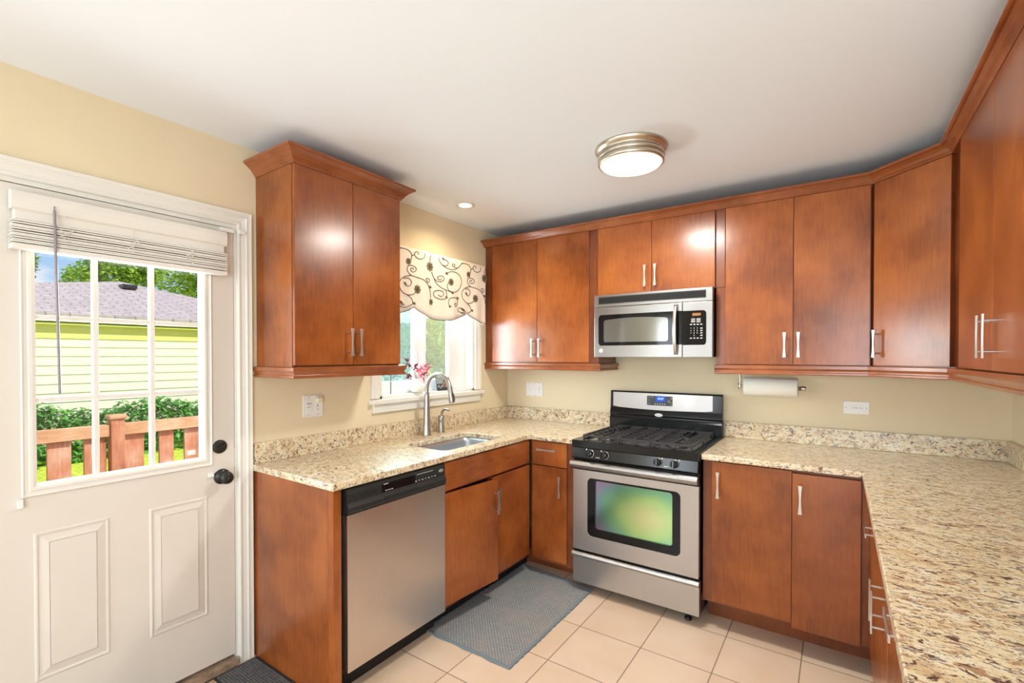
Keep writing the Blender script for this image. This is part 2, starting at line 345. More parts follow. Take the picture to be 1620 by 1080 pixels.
    def patch(s, x0, x1, zt, zb, yf, th, n=28):
        """slab between x0..x1 whose top/bottom are functions of x, front surface y=yf(x) facing -Y, thickness th"""
        vs = []; 
        for i in range(n+1):
            x = x0+(x1-x0)*i/n; y = yf(x); vs += [(x, y, zb(x)), (x, y, zt(x)), (x, y+th, zt(x)), (x, y+th, zb(x))]
        fs = []
        for i in range(n):
            a = 4*i; b = a+4; fs += [(a, b, b+1, a+1), (a+1, b+1, b+2, a+2), (a+2, b+2, b+3, a+3), (a+3, b+3, b, a)]
        fs += [(0, 1, 2, 3), (4*n+3, 4*n+2, 4*n+1, 4*n)]
        return s.add(vs, fs)
WL = {}
def finish(o, parent, loc):
    COL.objects.link(o); WL[o.name] = Vector(loc)
    if parent is not None: o.parent = parent; o.location = Vector(loc)-WL[parent.name]
    else: o.location = loc
    return o
def obj(name, mb, mat, parent=None, bevel=0, seg=2, origin=None, label=None, kind=None):
    if origin is None:
        lo = [min(v[i] for v in mb.v) for i in range(3)]; hi = [max(v[i] for v in mb.v) for i in range(3)]
        origin = Vector([(a+b)/2 for a, b in zip(lo, hi)])
        if parent is None: origin.z = lo[2]
    origin = Vector(origin)
    me = bpy.data.meshes.new(name); me.from_pydata([v-origin for v in mb.v], [], mb.f)
    for mt in (mat if isinstance(mat, (list, tuple)) else [mat]): me.materials.append(M[mt] if isinstance(mt, str) else mt)
    me.polygons.foreach_set('use_smooth', mb.sm); me.polygons.foreach_set('material_index', mb.mi); me.update()
    o = bpy.data.objects.new(name, me)
    finish(o, parent, origin)
    if bevel:
        bv = o.modifiers.new('bevel', 'BEVEL'); bv.width = bevel; bv.segments = seg; bv.limit_method = 'ANGLE'; bv.angle_limit = math.radians(35)
    if label: o['label'] = label
    if kind: o['kind'] = kind
    return o
def tag(o, label, cat, group=None, kind=None):
    o['label'] = label; o['category'] = cat
    if group: o['group'] = group
    if kind: o['kind'] = kind
    return o
def thing(name, loc, label, cat, group=None):
    o = bpy.data.objects.new(name, None); o.empty_display_size = .05; finish(o, None, loc); return tag(o, label, cat, group)
def bx(*a): return MB().box(*a)
def basis(o, u, v, w):
    m = Matrix.Identity(4)
    for i, a in enumerate((u, v, w, o)):
        for j in range(3): m[j][i] = a[j]
    return m
def rrect(x0, x1, y0, y1, r, n=6):
    p = []
    for cx, cy, a0 in ((x1-r, y1-r, 0), (x0+r, y1-r, 90), (x0+r, y0+r, 180), (x1-r, y0+r, 270)):
        for i in range(n+1): a = math.radians(a0+90*i/n); p.append((cx+r*math.cos(a), cy+r*math.sin(a)))
    return p
def ell(cx, cy, a, b, n=28): return [(cx+a*math.cos(2*PI*i/n), cy+b*math.sin(2*PI*i/n)) for i in range(n)]
def spline(pts, k=6):
    P = [Vector(p) for p in pts]; 
    if len(P) < 3: return P
    out = []
    for i in range(len(P)-1):
        a = P[max(i-1, 0)]; b = P[i]; c = P[i+1]; d = P[min(i+2, len(P)-1)]
        for j in range(k):
            t = j/k; out.append(.5*((2*b)+(c-a)*t+(2*a-5*b+4*c-d)*t*t+(3*b-a-3*c+d)*t**3))
    return out+[P[-1]]
def text(name, s, size, mtx, mat, parent, depth=.0004):
    cu = bpy.data.curves.new(name, 'FONT'); cu.body = s; cu.size = size; cu.extrude = depth; cu.align_x = 'CENTER'; cu.align_y = 'CENTER'
    t = bpy.data.objects.new(name+'_src', cu); COL.objects.link(t); dg = bpy.context.evaluated_depsgraph_get()
    me = bpy.data.meshes.new_from_object(t.evaluated_get(dg)); COL.objects.unlink(t); bpy.data.objects.remove(t)
    mb = MB(mtx); mb.add([tuple(v.co) for v in me.vertices], [tuple(p.vertices) for p in me.polygons]); bpy.data.meshes.remove(me)
    return obj(name, mb, mat, parent)
XP, XN, YP, YN, ZP = (1, 0, 0), (-1, 0, 0), (0, 1, 0), (0, -1, 0), (0, 0, 1)
def face_left(y, z, x): return basis((x, y, z), YP, ZP, XP)      # on things facing +X
def face_back(x, z, y): return basis((x, y, z), XP, ZP, YN)      # on things facing -Y
def pull(parent, mtx, length=.137, horiz=False, mat='nickel'):
    """flared flat cabinet pull on two round posts; local v = along, w = outward"""
    if horiz: mtx = mtx @ Matrix.Rotation(PI/2, 4, 'Z')
    mb = MB(mtx); L = length/2; o = []
    for i in range(13):
        t = -1+i/6; o.append((.0045+.0045*abs(t)**1.6, t*L))
    out = o+[(-x, y) for x, y in o[::-1]]
    mb.prism(out, .028, .0335)
    for sgn in (-1, 1): mb.tube([(0, sgn*L*.70, .0), (0, sgn*L*.70, .030)], .0042, 10)
    return obj('handle', mb, mat, parent, .0008)

# ------------------------------------------------------------ room shell
H = 2.449; RW = 3.045; RY = -5.2; T = .16
def struct(name, mb, mat, parent=None, **k):
    o = obj(name, mb, mat, parent, **k); 
    if parent is None: o['kind'] = 'structure'
    return o
FX = 4.2
struct('floor', bx(-T, FX+T, RY-T, T, -.12, 0), 'tile', origin=(0, 0, 0))
struct('ceiling', bx(-T, FX+T, RY-T, T, H, H+.2), 'ceil')
DY0, DY1, DZ = -3.062, -2.218, 2.072     # door opening
WY0, WY1, WZ0, WZ1 = -1.38, -.455, 1.185, 2.09   # sink window opening
wl = MB(); wl.box(-T, 0, WY1, T, 0, H); wl.box(-T, 0, WY0, WY1, 0, WZ0); wl.box(-T, 0, WY0, WY1, WZ1, H); wl.box(-T, 0, DY1, WY0, 0, H)
wl.box(-T, 0, DY0, DY1, DZ, H); wl.box(-T, 0, RY, DY0, 0, H); struct('wall_left', wl, 'wall')
struct('wall_back', bx(0, FX, 0, T, 0, H), 'wall')
struct('wall_right', MB().box(RW, RW+T, -3.1, 0, 0, H), 'wall')
struct('wall_side', MB().box(RW+T, FX, -3.1, -2.96, 0, H).box(FX, FX+T, RY, -2.96, 0, H), 'wall')
wr = MB(); wr.box(-T, .05, RY-T, RY, 0, H); wr.box(.75, 2.2, RY-T, RY, 0, H); wr.box(3.7, FX+T, RY-T, RY, 0, H); wr.box(.05, .75, RY-T, RY, 0, .85); wr.box(.05, .75, RY-T, RY, 2.05, H); wr.box(2.2, 3.7, RY-T, RY, 2.07, H)
struct('wall_rear', wr, 'wall')
for nm, x0, x1, z0, z1 in (('window_2', .05, .75, .85, 2.05), ('window_3', 2.2, 3.7, .02, 2.07)):  # unseen rear openings, shaped to suit the fill lamps
    f = MB(); f.prism([rrect(x0, x1, z0, z1, .001, 1), rrect(x0+.06, x1-.06, z0+.06, z1-.06, .001, 1)], 0, .06); f.box((x0+x1)/2-.03, (x0+x1)/2+.03, z0, z1, 0, .06)
    for i in range(len(f.v)): p = f.v[i]; f.v[i] = Vector((p.x, RY-.12+p.z, p.y))
    w = struct(nm, f, 'vinyl'); obj('pane', bx(x0+.05, x1-.05, RY-.10, RY-.096, z0+.05, z1-.05), 'glass', w)

# casing with a stepped profile round three sides of an opening in the x=0 wall
def casing(mb, y0, y1, z0, z1, prof):
    """prof: (distance out from opening, height off the wall)"""
    rings = []
    for d, h in prof: rings.append([(h, y0-d, z0), (h, y0-d, z1+d), (h, y1+d, z1+d), (h, y1+d, z0)])
    vs = [p for r in rings for p in r]; fs = []
    for i in range(len(rings)-1):
        for j in range(3): a = i*4+j; fs.append((a, a+4, a+5, a+1))
    for j, fl in ((0, 1), (3, 0)):
        c = [i*4+j for i in range(len(rings))]; fs.append(tuple(c if fl else c[::-1]))
    mb.add(vs, fs); return mb
PROF = [(0, 0), (0, .010), (.006, .014), (.012, .014), (.014, .011), (.018, .011), (.034, .015), (.040, .019), (.045, .019), (.047, .016), (.051, .017), (.062, .020), (.064, .018), (.064, 0)]
struct('trim_1', casing(MB(), DY0+.004, DY1-.004, 0, DZ-.004, PROF), 'white')
# door jamb and stop
j = MB(); j.box(-T, 0, DY0, DY0+.016, 0, DZ); j.box(-T, 0, DY1-.016, DY1, 0, DZ); j.box(-T, 0, DY0+.016, DY1-.016, DZ-.022, DZ); j.box(-.07, -.054, DY0+.016, DY0+.03, .05, DZ-.022); j.box(-.07, -.054, DY1-.03, DY1-.016, .05, DZ-.022)
jm = struct('trim_2', j, 'white')
obj('strike_plate', bx(-.034, -.0008, DY1-.0175, DY1-.0155, .86, .935), 'bronze', jm)
obj('deadbolt_strike', bx(-.030, -.0008, DY1-.0175, DY1-.0155, 1.02, 1.06), 'bronze', jm)
struct('trim_3', MB().box(-T, .028, DY0+.016, DY1-.016, 0, .035).box(-T, -.052, DY0+.016, DY1-.016, .035, .05), 'thresh')

# ------------------------------------------------------------ exterior door with nine-light window
LY0, LY1, LZ0, LZ1 = DY0+.019, DY1-.018, .052, DZ-.026
GY0, GY1, GZ0, GZ1 = -2.905, -2.368, .995, 1.86
mb = MB(face_left(0, 0, 0)); mb.prism([[(LY0, LZ0), (LY1, LZ0), (LY1, LZ1), (LY0, LZ1)], [(GY0, GZ0), (GY1, GZ0), (GY1, GZ1), (GY0, GZ1)]], -.044, 0)
door = struct('door_1', mb, 'door')
def four_ring(mb, y0, y1, z0, z1, prof):
    vs = []; fs = []
    for d, h in prof: vs += [(h, y0-d, z0-d), (h, y0-d, z1+d), (h, y1+d, z1+d), (h, y1+d, z0-d)]
    for i in range(len(prof)-1):
        for j in range(4): a = i*4+j; b = i*4+(j+1) % 4; fs.append((a, a+4, b+4, b))
    mb.add(vs, fs); return mb
lf = four_ring(MB(), GY0+.001, GY1-.001, GZ0+.001, GZ1-.001, [(-.002, -.03), (-.002, .003), (.008, .008), (.016, .008), (.020, .005), (.028, .0055), (.034, .009), (.037, .006), (.037, 0)])
obj('lite_frame', lf, 'white', door)
mu = MB()
for y in (-2.735, -2.553): mu.box(-.030, -.006, y-.0085, y+.0085, GZ0, GZ1)
for z in (1.296, 1.592): mu.box(-.029, -.007, GY0, GY1, z-.0085, z+.0085)
obj('muntin_grid', mu, 'white', door, .002)
obj('pane', bx(-.020, -.016, GY0, GY1, GZ0, GZ1), 'glass', door)
st = MB(face_left(-2.409, 1.028, -.0155)); st.prism(rrect(-.016, .016, -.011, .011, .003), 0, .0004); obj('sticker', st, 'label', door, label='small white sticker on the glass')
for (y0, y1, z0, z1) in ((-2.913, -2.700, .295, .828), (-2.572, -2.351, .287, .823)):
    p = four_ring(MB(), y0+.012, y1-.012, z0+.012, z1-.012, [(.0, .0), (.002, .0035), (.007, .0035), (.012, .0)])
    four_ring(p, y0+.040, y1-.040, z0+.042, z1-.042, [(-.001, .0058), (.0, .0058), (.024, .0004)])
    p.add([(.0058, y0+.04, z0+.042), (.0058, y1-.04, z0+.042), (.0058, y1-.04, z1-.042), (.0058, y0+.04, z1-.042)], [(0, 1, 2, 3)])
    obj('raised_panel', p, 'door', door)
kn = MB(); kn.lathe([(0, 0), (.034, 0), (.035, .004), (.030, .009), (.012, .012), (.011, .030), (.016, .034), (.025, .042), (.028, .052), (.026, .060), (.018, .065), (0, .067)], (0, -2.292, .900), 32, 'X')
kn.lathe([(0, .066), (.008, .066), (.007, .073), (0, .074)], (0, -2.292, .900), 16, 'X'); obj('door_knob', kn, 'bronze', door, label='dark bronze round knob')
db = MB(); db.lathe([(0, 0), (.031, 0), (.031, .004), (.026, .008), (0, .009)], (0, -2.300, 1.038), 32, 'X'); db.M = face_left(-2.3, 1.038, .008); db.prism(rrect(-.020, .020, -.0055, .0055, .005), 0, .012)
obj('deadbolt', db, 'bronze', door, label='dark bronze oval thumb turn plate')
obj('latch_faceplate', bx(-.034, -.001, LY1-.0005, LY1+.0012, .87, .93), 'bronze', door)
bk = MB().box(0, .012, -2.952, -2.938, .925, .955).box(0, .022, -2.950, -2.940, .928, .938); obj('bracket', bk, 'plastic', door, .001, label='little white plastic blind bracket')
ck = MB().box(0, .008, -2.350, -2.326, .905, .928).box(.008, .016, -2.346, -2.330, .909, .919); obj('catch', ck, 'plastic', door, .002)
# alarm contact at the top corner
s_ = thing('door_sensor', (.0, -2.262, 2.022), 'small white contact sensor at top right corner of the white door', 'sensor')
obj('housing', bx(.0005, .020, -2.300, -2.238, 2.024, 2.043), 'plastic', s_, .002); obj('magnet', bx(.0215, .034, -2.222, -2.196, 2.024, 2.043), 'plastic', s_, .002)

# ------------------------------------------------------------ raised blind on the door
bl = thing('door_blind', (.0, -2.63, 1.83), 'raised white horizontal blind over the top of the door window', 'blind')
v = MB(); pr = [(.008, 1.958), (.044, 1.950), (.052, 1.956), (.055, 1.975), (.054, 1.995), (.049, 2.012), (.040, 2.018), (.008, 2.018)]
v.sweep([(0, -2.966), (0, -2.285)], [(a, z) for a, z in pr]); obj('valance', v, 'slat', bl)
obj('headrail', bx(.004, .042, -2.958, -2.292, 1.918, 1.956), 'slat', bl, .003)
for i in range(11):
    z = 1.8385+i*.0072; dx = random.uniform(-.002, .002); a = random.uniform(-.0018, .0018)
    s = MB(); pr = [(.006+dx, z+a), (.030+dx, z+.0022), (.056+dx, z-a), (.056+dx, z+.0048-a), (.030+dx, z+.0066), (.006+dx, z+.0048+a)]
    s.sweep([(0, -2.966+random.uniform(-.003, .003)), (0, -2.286+random.uniform(-.003, .003))], pr); obj('slat', s, 'slat', bl)
obj('bottom_rail', bx(.005, .057, -2.967, -2.285, 1.8185, 1.8365), 'slat', bl, .003)
w = MB(); w.tube([(.064, -2.862, 1.965), (.066, -2.858, 1.66), (.064, -2.853, 1.318)], .0042, 8); w.tube([(.058, -2.862, 1.975), (.068, -2.862, 1.978), (.064, -2.862, 1.962)], .0016, 6); obj('tilt_wand', w, simple('clear_acrylic_wand', (.27, .24, .26), .3), bl)
for y, z in ((-2.832, 1.90), (-2.635, 1.895), (-2.435, 1.885)):
    c = MB(); pts = [(.058, y, z+.055)]
    for i in range(22): a = i*.9; pts.append((.060+.003*math.sin(i), y+.018*math.sin(a)*(1-i/44)+random.uniform(-.006, .006), z+.02*math.cos(a*.7)-i*.0012))
    c.tube(spline(pts, 3), .0011, 5); obj('cord', c, 'slat', bl)

# ------------------------------------------------------------ sink window
wf = MB()
for (a, b, c, d) in ((WY0, WY1, WZ0, WZ0+.02), (WY0, WY1, WZ1-.02, WZ1), (WY0, WY0+.02, WZ0, WZ1), (WY1-.02, WY1, WZ0, WZ1)): wf.box(-T, -.001, a, b, c, d)
wi = struct('window_1', wf, 'white')
fr = MB(face_left(0, 0, -.135)); fr.prism([[(WY0+.02, WZ0+.02), (WY1-.02, WZ0+.02), (WY1-.02, WZ1-.02), (WY0+.02, WZ1-.02)], [(WY0+.05, WZ0+.045), (WY1-.06, WZ0+.045), (WY1-.06, WZ1-.05), (WY0+.05, WZ1-.05)]], 0, .055)
obj('frame', fr, 'vinyl', wi, .003)
for y0, y1, gy0, gy1, gm in ((WY0+.045, -.942, -1.295, -1.003, 'hazeglass'), (-.948, WY1-.055, -.890, -.652, 'glass')):
    x = -.125 if gm == 'hazeglass' else -.118
    s = MB(face_left(0, 0, x)); s.prism([[(y0, 1.222), (y1, 1.222), (y1, 2.03), (y0, 2.03)], [(gy0, 1.287), (gy1, 1.287), (gy1, 1.98), (gy0, 1.98)]], 0, .030)
    sh = obj('sash', s, 'vinyl', wi, .003); obj('pane', bx(x+.012, x+.015, gy0-.004, gy1+.004, 1.283, 1.984), gm, sh)
lk = MB().box(-.088, -.078, -.962, -.932, 1.385, 1.475); lk.tube([(-.080, -.947, 1.46), (-.062, -.947, 1.47), (-.058, -.947, 1.40)], .006, 8); obj('sash_lock', lk, 'vinyl', wi, .002)
tr = struct('trim_4', casing(MB(), WY0-.003, WY1+.003, WZ0+.008, WZ1+.003, PROF), 'white')
st = MB().box(-.10, .045, WY0+.001, WY1-.001, WZ0+.0205, WZ0+.0265) if 0 else MB()
st.box(-.001, .042, -1.462, -.368, 1.160, 1.188); st.box(.0, .016, -1.435, -.395, 1.105, 1.160); st.box(.0, .022, -1.438, -.392, 1.105, 1.116)
sill = struct('trim_5', st, 'white', bevel=.004)

# raised blind hidden behind the valance, its wand hanging in view
wb = thing('window_blind', (-.03, -.92, 2.03), 'grey blind wand hanging left in the sink window, blind raised behind the valance', 'blind')
obj('headrail', bx(-.055, -.010, WY0+.024, WY1-.024, 2.02, 2.065), 'slat', wb, .003)
obj('slat_stack', bx(-.056, -.010, WY0+.026, WY1-.026, 1.93, 2.018), 'slat', wb, .003)
obj('tilt_wand', MB().tube([(-.004, -1.295, 2.01), (.002, -1.292, 1.6), (.0, -1.290, 1.215)], .004, 8), simple('grey_wand', (.22, .20, .21), .4), wb)

# ------------------------------------------------------------ scalloped valance
va = thing('window_valance', (.02, -.92, 1.70), 'cream scalloped valance with brown scrolls and flowers over the sink window', 'valance')
VY0, VY1 = -1.46, -.402
def vz(y):
    t = ((y+1.163)/.535) % 1.0; s = math.sin(PI*t)
    return 1.772-.072*s**.8
def vx(y, z): 
    k = max(0, min(1, (2.08-z)/.3)); return .072+k*(.006*math.sin(y*21)+.004*math.sin(y*47+1))
nx, nz_ = 110, 14; vv = []; ff = []
for i in range(nx+1):
    y = VY0+(VY1-VY0)*i/nx; zb = vz(y)
    for k in range(nz_+1): z = 2.150+(zb-2.150)*k/nz_; vv.append((vx(y, z), y, z))
for i in range(nx):
    for k in range(nz_): a = i*(nz_+1)+k; ff.append((a, a+1, a+nz_+2, a+nz_+1))
cb = MB(); cb.add(vv, ff, True)
for y, s in ((VY0, 1), (VY1, -1)):
    zb = vz(y); cb.add([(.002, y, 2.150), (vx(y, 2.15), y, 2.150), (vx(y, zb), y, zb), (.002, y, zb)], [(0, 1, 2, 3)])
cl_ = obj('cloth', cb, 'fabric', va); md = cl_.modifiers.new('solid', 'SOLIDIFY'); md.thickness = .0015; md.offset = 0
hm = MB(); hm.tube([(vx(VY0+(VY1-VY0)*i/120, vz(VY0+(VY1-VY0)*i/120))+.0008, VY0+(VY1-VY0)*i/120, vz(VY0+(VY1-VY0)*i/120)) for i in range(121)], .0022, 6); obj('hem_piping', hm, 'vine', va)
obj('rod', MB().tube([(.035, VY0+.012, 2.11), (.035, VY1-.012, 2.11)], .010, 10), 'plastic', va)
VC = [[(-1284, 2129), (-1243, 2134), (-1205, 2130), (-1180, 2111), (-1178, 2093), (-1186, 2068)], [(-1178, 2099), (-1155, 2110)], [(-1059, 2135), (-1063, 2110), (-1093, 2092), (-1130, 2093), (-1152, 2108), (-1148, 2125), (-1130, 2134), (-1115, 2127), (-1126, 2117)], [(-1014, 2088), (-1010, 2113), (-1002, 2134)], [(-1209, 2030), (-1217, 2008), (-1205, 1986), (-1177, 1972), (-1123, 1966), (-1071, 1957), (-1033, 1932), (-1010, 1896), (-999, 1848)], [(-1209, 2030), (-1180, 2037), (-1148, 2031), (-1139, 2014), (-1159, 1998), (-1184, 2000), (-1188, 2015), (-1170, 2020), (-1165, 2011)], [(-1177, 1972), (-1223, 1963), (-1261, 1942), (-1278, 1912), (-1268, 1877), (-1237, 1852), (-1206, 1845), (-1167, 1854), (-1138, 1876)], [(-1244, 1946), (-1209, 1952), (-1184, 1934), (-1191, 1909), (-1216, 1901), (-1233, 1909)], [(-1216, 1844), (-1185, 1824), (-1174, 1793), (-1185, 1784), (-1230, 1764), (-1271, 1766), (-1288, 1776)], [(-1285, 1798), (-1261, 1798), (-1251, 1786)], [(-1045, 1958), (-1052, 1968), (-1033, 1974), (-1014, 1964), (-1022, 1949), (-1041, 1950), (-1037, 1960)], [(-996, 2022), (-979, 1994), (-951, 1953), (-906, 1928), (-857, 1917), (-801, 1908), (-745, 1918), (-704, 1949), (-688, 1999), (-709, 2037), (-753, 2055), (-805, 2051), (-848, 2035)], [(-971, 1981), (-939, 1967), (-898, 1971), (-873, 1992), (-894, 2009), (-931, 2001), (-939, 1986), (-914, 1980), (-900, 1993)], [(-831, 1971), (-844, 1944), (-831, 1920), (-801, 1908)], [(-861, 1919), (-850, 1892), (-853, 1860), (-907, 1847), (-955, 1855), (-975, 1875), (-963, 1896), (-923, 1906), (-886, 1899), (-882, 1880), (-907, 1866), (-935, 1874)], [(-825, 1796), (-832, 1830), (-823, 1857), (-788, 1869), (-745, 1871), (-729, 1852), (-736, 1819), (-758, 1811), (-771, 1824), (-758, 1834), (-745, 1827)], [(-930, 2133), (-918, 2104), (-881, 2081), (-831, 2069), (-788, 2068), (-735, 2087), (-699, 2116), (-672, 2137)], [(-898, 2084), (-848, 2087), (-831, 2109), (-852, 2126), (-881, 2124)], [(-735, 2087), (-771, 2090), (-792, 2098), (-779, 2110), (-760, 2106), (-771, 2096)], [(-640, 1780), (-682, 1772), (-718, 1780), (-722, 1793), (-700, 1806), (-668, 1798), (-663, 1784)]]
VF = [(-1205, 2059, 22), (-1014, 2055, 32), (-1000, 1820, 22), (-1131, 1888, 30), (-806, 1978, 27)]
VLF = [(-1233, 1909), (-1163, 1788), (-1258, 1783), (-1010, 1913), (-852, 2026), (-799, 1897), (-823, 1799), (-731, 1866), (-885, 2123), (-677, 1788), (-853, 1860)]
vb = MB(); fb = MB()
for off in (-594, 0, 594):
    for c in VC:
        pts = [(p.x/1000, p.y/1000) for p in spline([(a+off, b) for a, b in c], 5)]; run = []
        for y, z in pts+[None] if False else pts:
            if VY0+.005 < y < VY1-.004 and z > vz(y)+.003: run.append((vx(y, z)+.0015, y, z))
            else:
                if len(run) > 1: vb.tube(run, .0026, 5)
                run = []
        if len(run) > 1: vb.tube(run, .0026, 5)
    for a, b, r in VF:
        y, z, r = (a+off)/1000, b/1000, r/1000
        if not VY0+.02 < y < VY1-.008 or z-r < vz(y): continue
        fb = MB()
        for k in range(8):
            an = k*PI/4; fb.M = basis((vx(y, z)+.0014, y+math.cos(an)*r*.60, z+math.sin(an)*r*.60), YP, ZP, XP) @ Matrix.Rotation(an, 4, 'Z'); fb.m = 0; fb.prism(ell(0, 0, r*.42, r*.30, 10), 0, .002)
        fb.M = basis((vx(y, z)+.0014, y, z), YP, ZP, XP); fb.m = 1; fb.prism(ell(0, 0, r*.25, r*.25, 10), 0, .004); obj('embroidered_flower', fb, ['petal', 'vine'], va, label='olive embroidered flower')
    for a, b in VLF:
        y, z = (a+off)/1000, b/1000
        if not VY0+.02 < y < VY1-.008 or z < vz(y)+.008: continue
        for an in (-.9, 0, .9): vb.M = basis((vx(y, z)+.0014, y, z), YP, ZP, XP) @ Matrix.Rotation(an+1.2, 4, 'Z'); vb.prism(ell(.009, 0, .010, .0035, 8), 0, .0018)
        vb.M = Matrix()
obj('scroll_embroidery', vb, 'vine', va, label='brown scrolling vines')

# ------------------------------------------------------------ wall cabinets
CRB, CRT = 2.306, 2.366
def crown_prof(b, t, out): return [(-.018, b), (.004, b), (.004, b+.006), (.010, b+.012), (.018, b+.024), (.030, b+.036), (out-.008, t-.014), (out-.003, t-.012), (out, t-.009), (out, t), (-.018, t)]
def rail_prof(b, t): return [(-.018, b), (.012, b), (.015, b+.004), (.015, b+.012), (.011, b+.016), (.011, b+.022), (.014, b+.028), (.018, b+.034), (.018, t-.003), (.014, t), (-.018, t)]
CBZ0, CBZ1 = 1.403, 2.312
# left wall cabinet
c1 = thing('wall_cabinet', (.165, -1.825, 1.352), 'cherry two-door wall cabinet on the left wall between the white door and sink window', 'cabinet')
obj('body', bx(0.001, .309, -2.130, -1.500, CBZ0, CBZ1+.02), 'wood', c1, .001)
for y0, y1, hy in ((-2.128, -1.8185, -1.843), (-1.8155, -1.5085, -1.790)):
    d = obj('cabinet_door', bx(.311, .330, y0, y1, 1.411, 2.318), 'wood', c1, .0015); pull(d, face_left(hy, 1.522, .330))
obj('crown_molding', MB().sweep([(.001, -2.130), (.330, -2.130), (.330, -1.5), (.001, -1.5)], crown_prof(2.318, 2.382, .058)), 'woodm', c1)
obj('light_rail', MB().sweep([(.001, -2.130), (.332, -2.130), (.332, -1.5), (.001, -1.5)], rail_prof(1.352, 1.403)), 'woodm', c1)
# cabinet left of the microwave
c2 = thing('wall_cabinet', (.50, -.165, 1.352), 'cherry two-door wall cabinet in the corner beside the sink window, left of microwave', 'cabinet')
obj('body', bx(.004, .981, -.312, -.001, CBZ0, CBZ1+.01), 'woodd', c2, .001)
for x0, x1, hx in ((.085, .496, .466), (.499, .916, .527)):
    d = obj('cabinet_door', bx(x0, x1, -.332, -.313, 1.411, 2.316), 'wood', c2, .0015); pull(d, face_back(hx, 1.515, -.332))
obj('light_rail', MB().sweep([(.004, -.312), (.985, -.312), (.985, -.001)], rail_prof(1.352, 1.403)), 'woodm', c2)
# cabinet over the microwave
c3 = thing('wall_cabinet', (1.357, -.165, 1.862), 'short cherry two-door wall cabinet directly above the microwave', 'cabinet')
obj('body', bx(.983, 1.783, -.312, -.001, 1.860, CBZ1+.01), 'woodd', c3, .001)
for x0, x1, hx in ((.984, 1.351, 1.316), (1.354, 1.731, 1.382)):
    d = obj('cabinet_door', bx(x0, x1, -.332, -.313, 1.864, 2.316), 'wood', c3, .0015); pull(d, face_back(hx, 1.967, -.332))
# cabinet right of the microwave
c4 = thing('wall_cabinet', (2.10, -.165, 1.403), 'wide cherry two-door wall cabinet right of microwave, above the paper towels', 'cabinet')
obj('body', MB().box(1.736, 2.470, -.312, -.001, CBZ0, 1.859).box(1.785, 2.470, -.312, -.001, 1.859, CBZ1+.01), 'woodd', c4, .001)
for x0, x1, hx in ((1.789, 2.131, 2.093), (2.134, 2.466, 2.158)):
    d = obj('cabinet_door', bx(x0, x1, -.332, -.313, 1.407, 2.316), 'wood', c4, .0015); pull(d, face_back(hx, 1.515, -.332))
# diagonal corner cabinet
c5 = thing('wall_cabinet', (2.75, -.3, 1.403), 'diagonal cherry corner wall cabinet with a single door', 'cabinet')
A = Vector((2.474, -.332)); B = Vector((2.733, -.591)); dd = (B-A).normalized(); nn = Vector((dd.y, -dd.x))
pb = MB(); pb.prism([(2.472, -.001), (3.044, -.001), (3.044, -.640), (2.752, -.640), tuple(B-nn*.021), tuple(A-nn*.021+dd*.001), (2.472, -.300)], CBZ0, CBZ1+.01)
obj('body', pb, 'woodd', c5, .001)
L = (B-A).length
mt = basis((A.x, A.y, 0), (dd.x, dd.y, 0), ZP, (nn.x, nn.y, 0))
d = obj('cabinet_door', MB(mt).prism([(.008, 1.407), (L-.006, 1.407), (L-.006, 2.316), (.008, 2.316)], -.020, 0), 'wood', c5, .0015)
pull(d, basis((A.x+dd.x*.036, A.y+dd.y*.036, 1.515), (dd.x, dd.y, 0), ZP, (nn.x, nn.y, 0)))
# right wall cabinets
c6 = thing('wall_cabinet', (2.89, -1.2, 1.403), 'cherry two-door wall cabinet on the right wall at the right edge', 'cabinet')
obj('body', bx(2.752, 3.044, -1.77, -.642, CBZ0, CBZ1+.01), 'woodd', c6, .001)
for y0, y1, hy in ((-1.254, -.752, -1.222), (-1.762, -1.257, -1.300)):
    d = obj('cabinet_door', bx(2.731, 2.751, y0, y1, 1.407, 2.316), 'wood', c6, .0015); pull(d, basis((2.731, hy, 1.515), YN, ZP, XN))
o = obj('crown_molding', MB().sweep([(.004, -.332), (2.474, -.332), (2.733, -.591), (2.733, -1.77)], crown_prof(CRB+.011, CRT, .046)), 'woodm')
tag(o, 'long cherry crown moulding over the back and right wall cabinets, bending at the corner', 'molding')
o = obj('light_rail', MB().sweep([(1.730, -.314), (2.466, -.314), (2.738, -.588), (2.738, -1.77)], rail_prof(1.350, 1.4025)), 'woodm')
tag(o, 'cherry moulding strip under the wall cabinets right of the microwave', 'molding')

# ------------------------------------------------------------ base units
CT = .931; CB_ = .9005
e = thing('cabinet_end_panel', (.3, -2.13, 0), 'tall cherry end panel with front stile, left of the dishwasher', 'panel')
obj('panel', bx(.001, .600, -2.1495, -2.1305, 0, CB_-.001), 'wood', e, .001); obj('stile', bx(.6005, .638, -2.1495, -2.111, 0, CB_-.001), 'wood', e, .002)
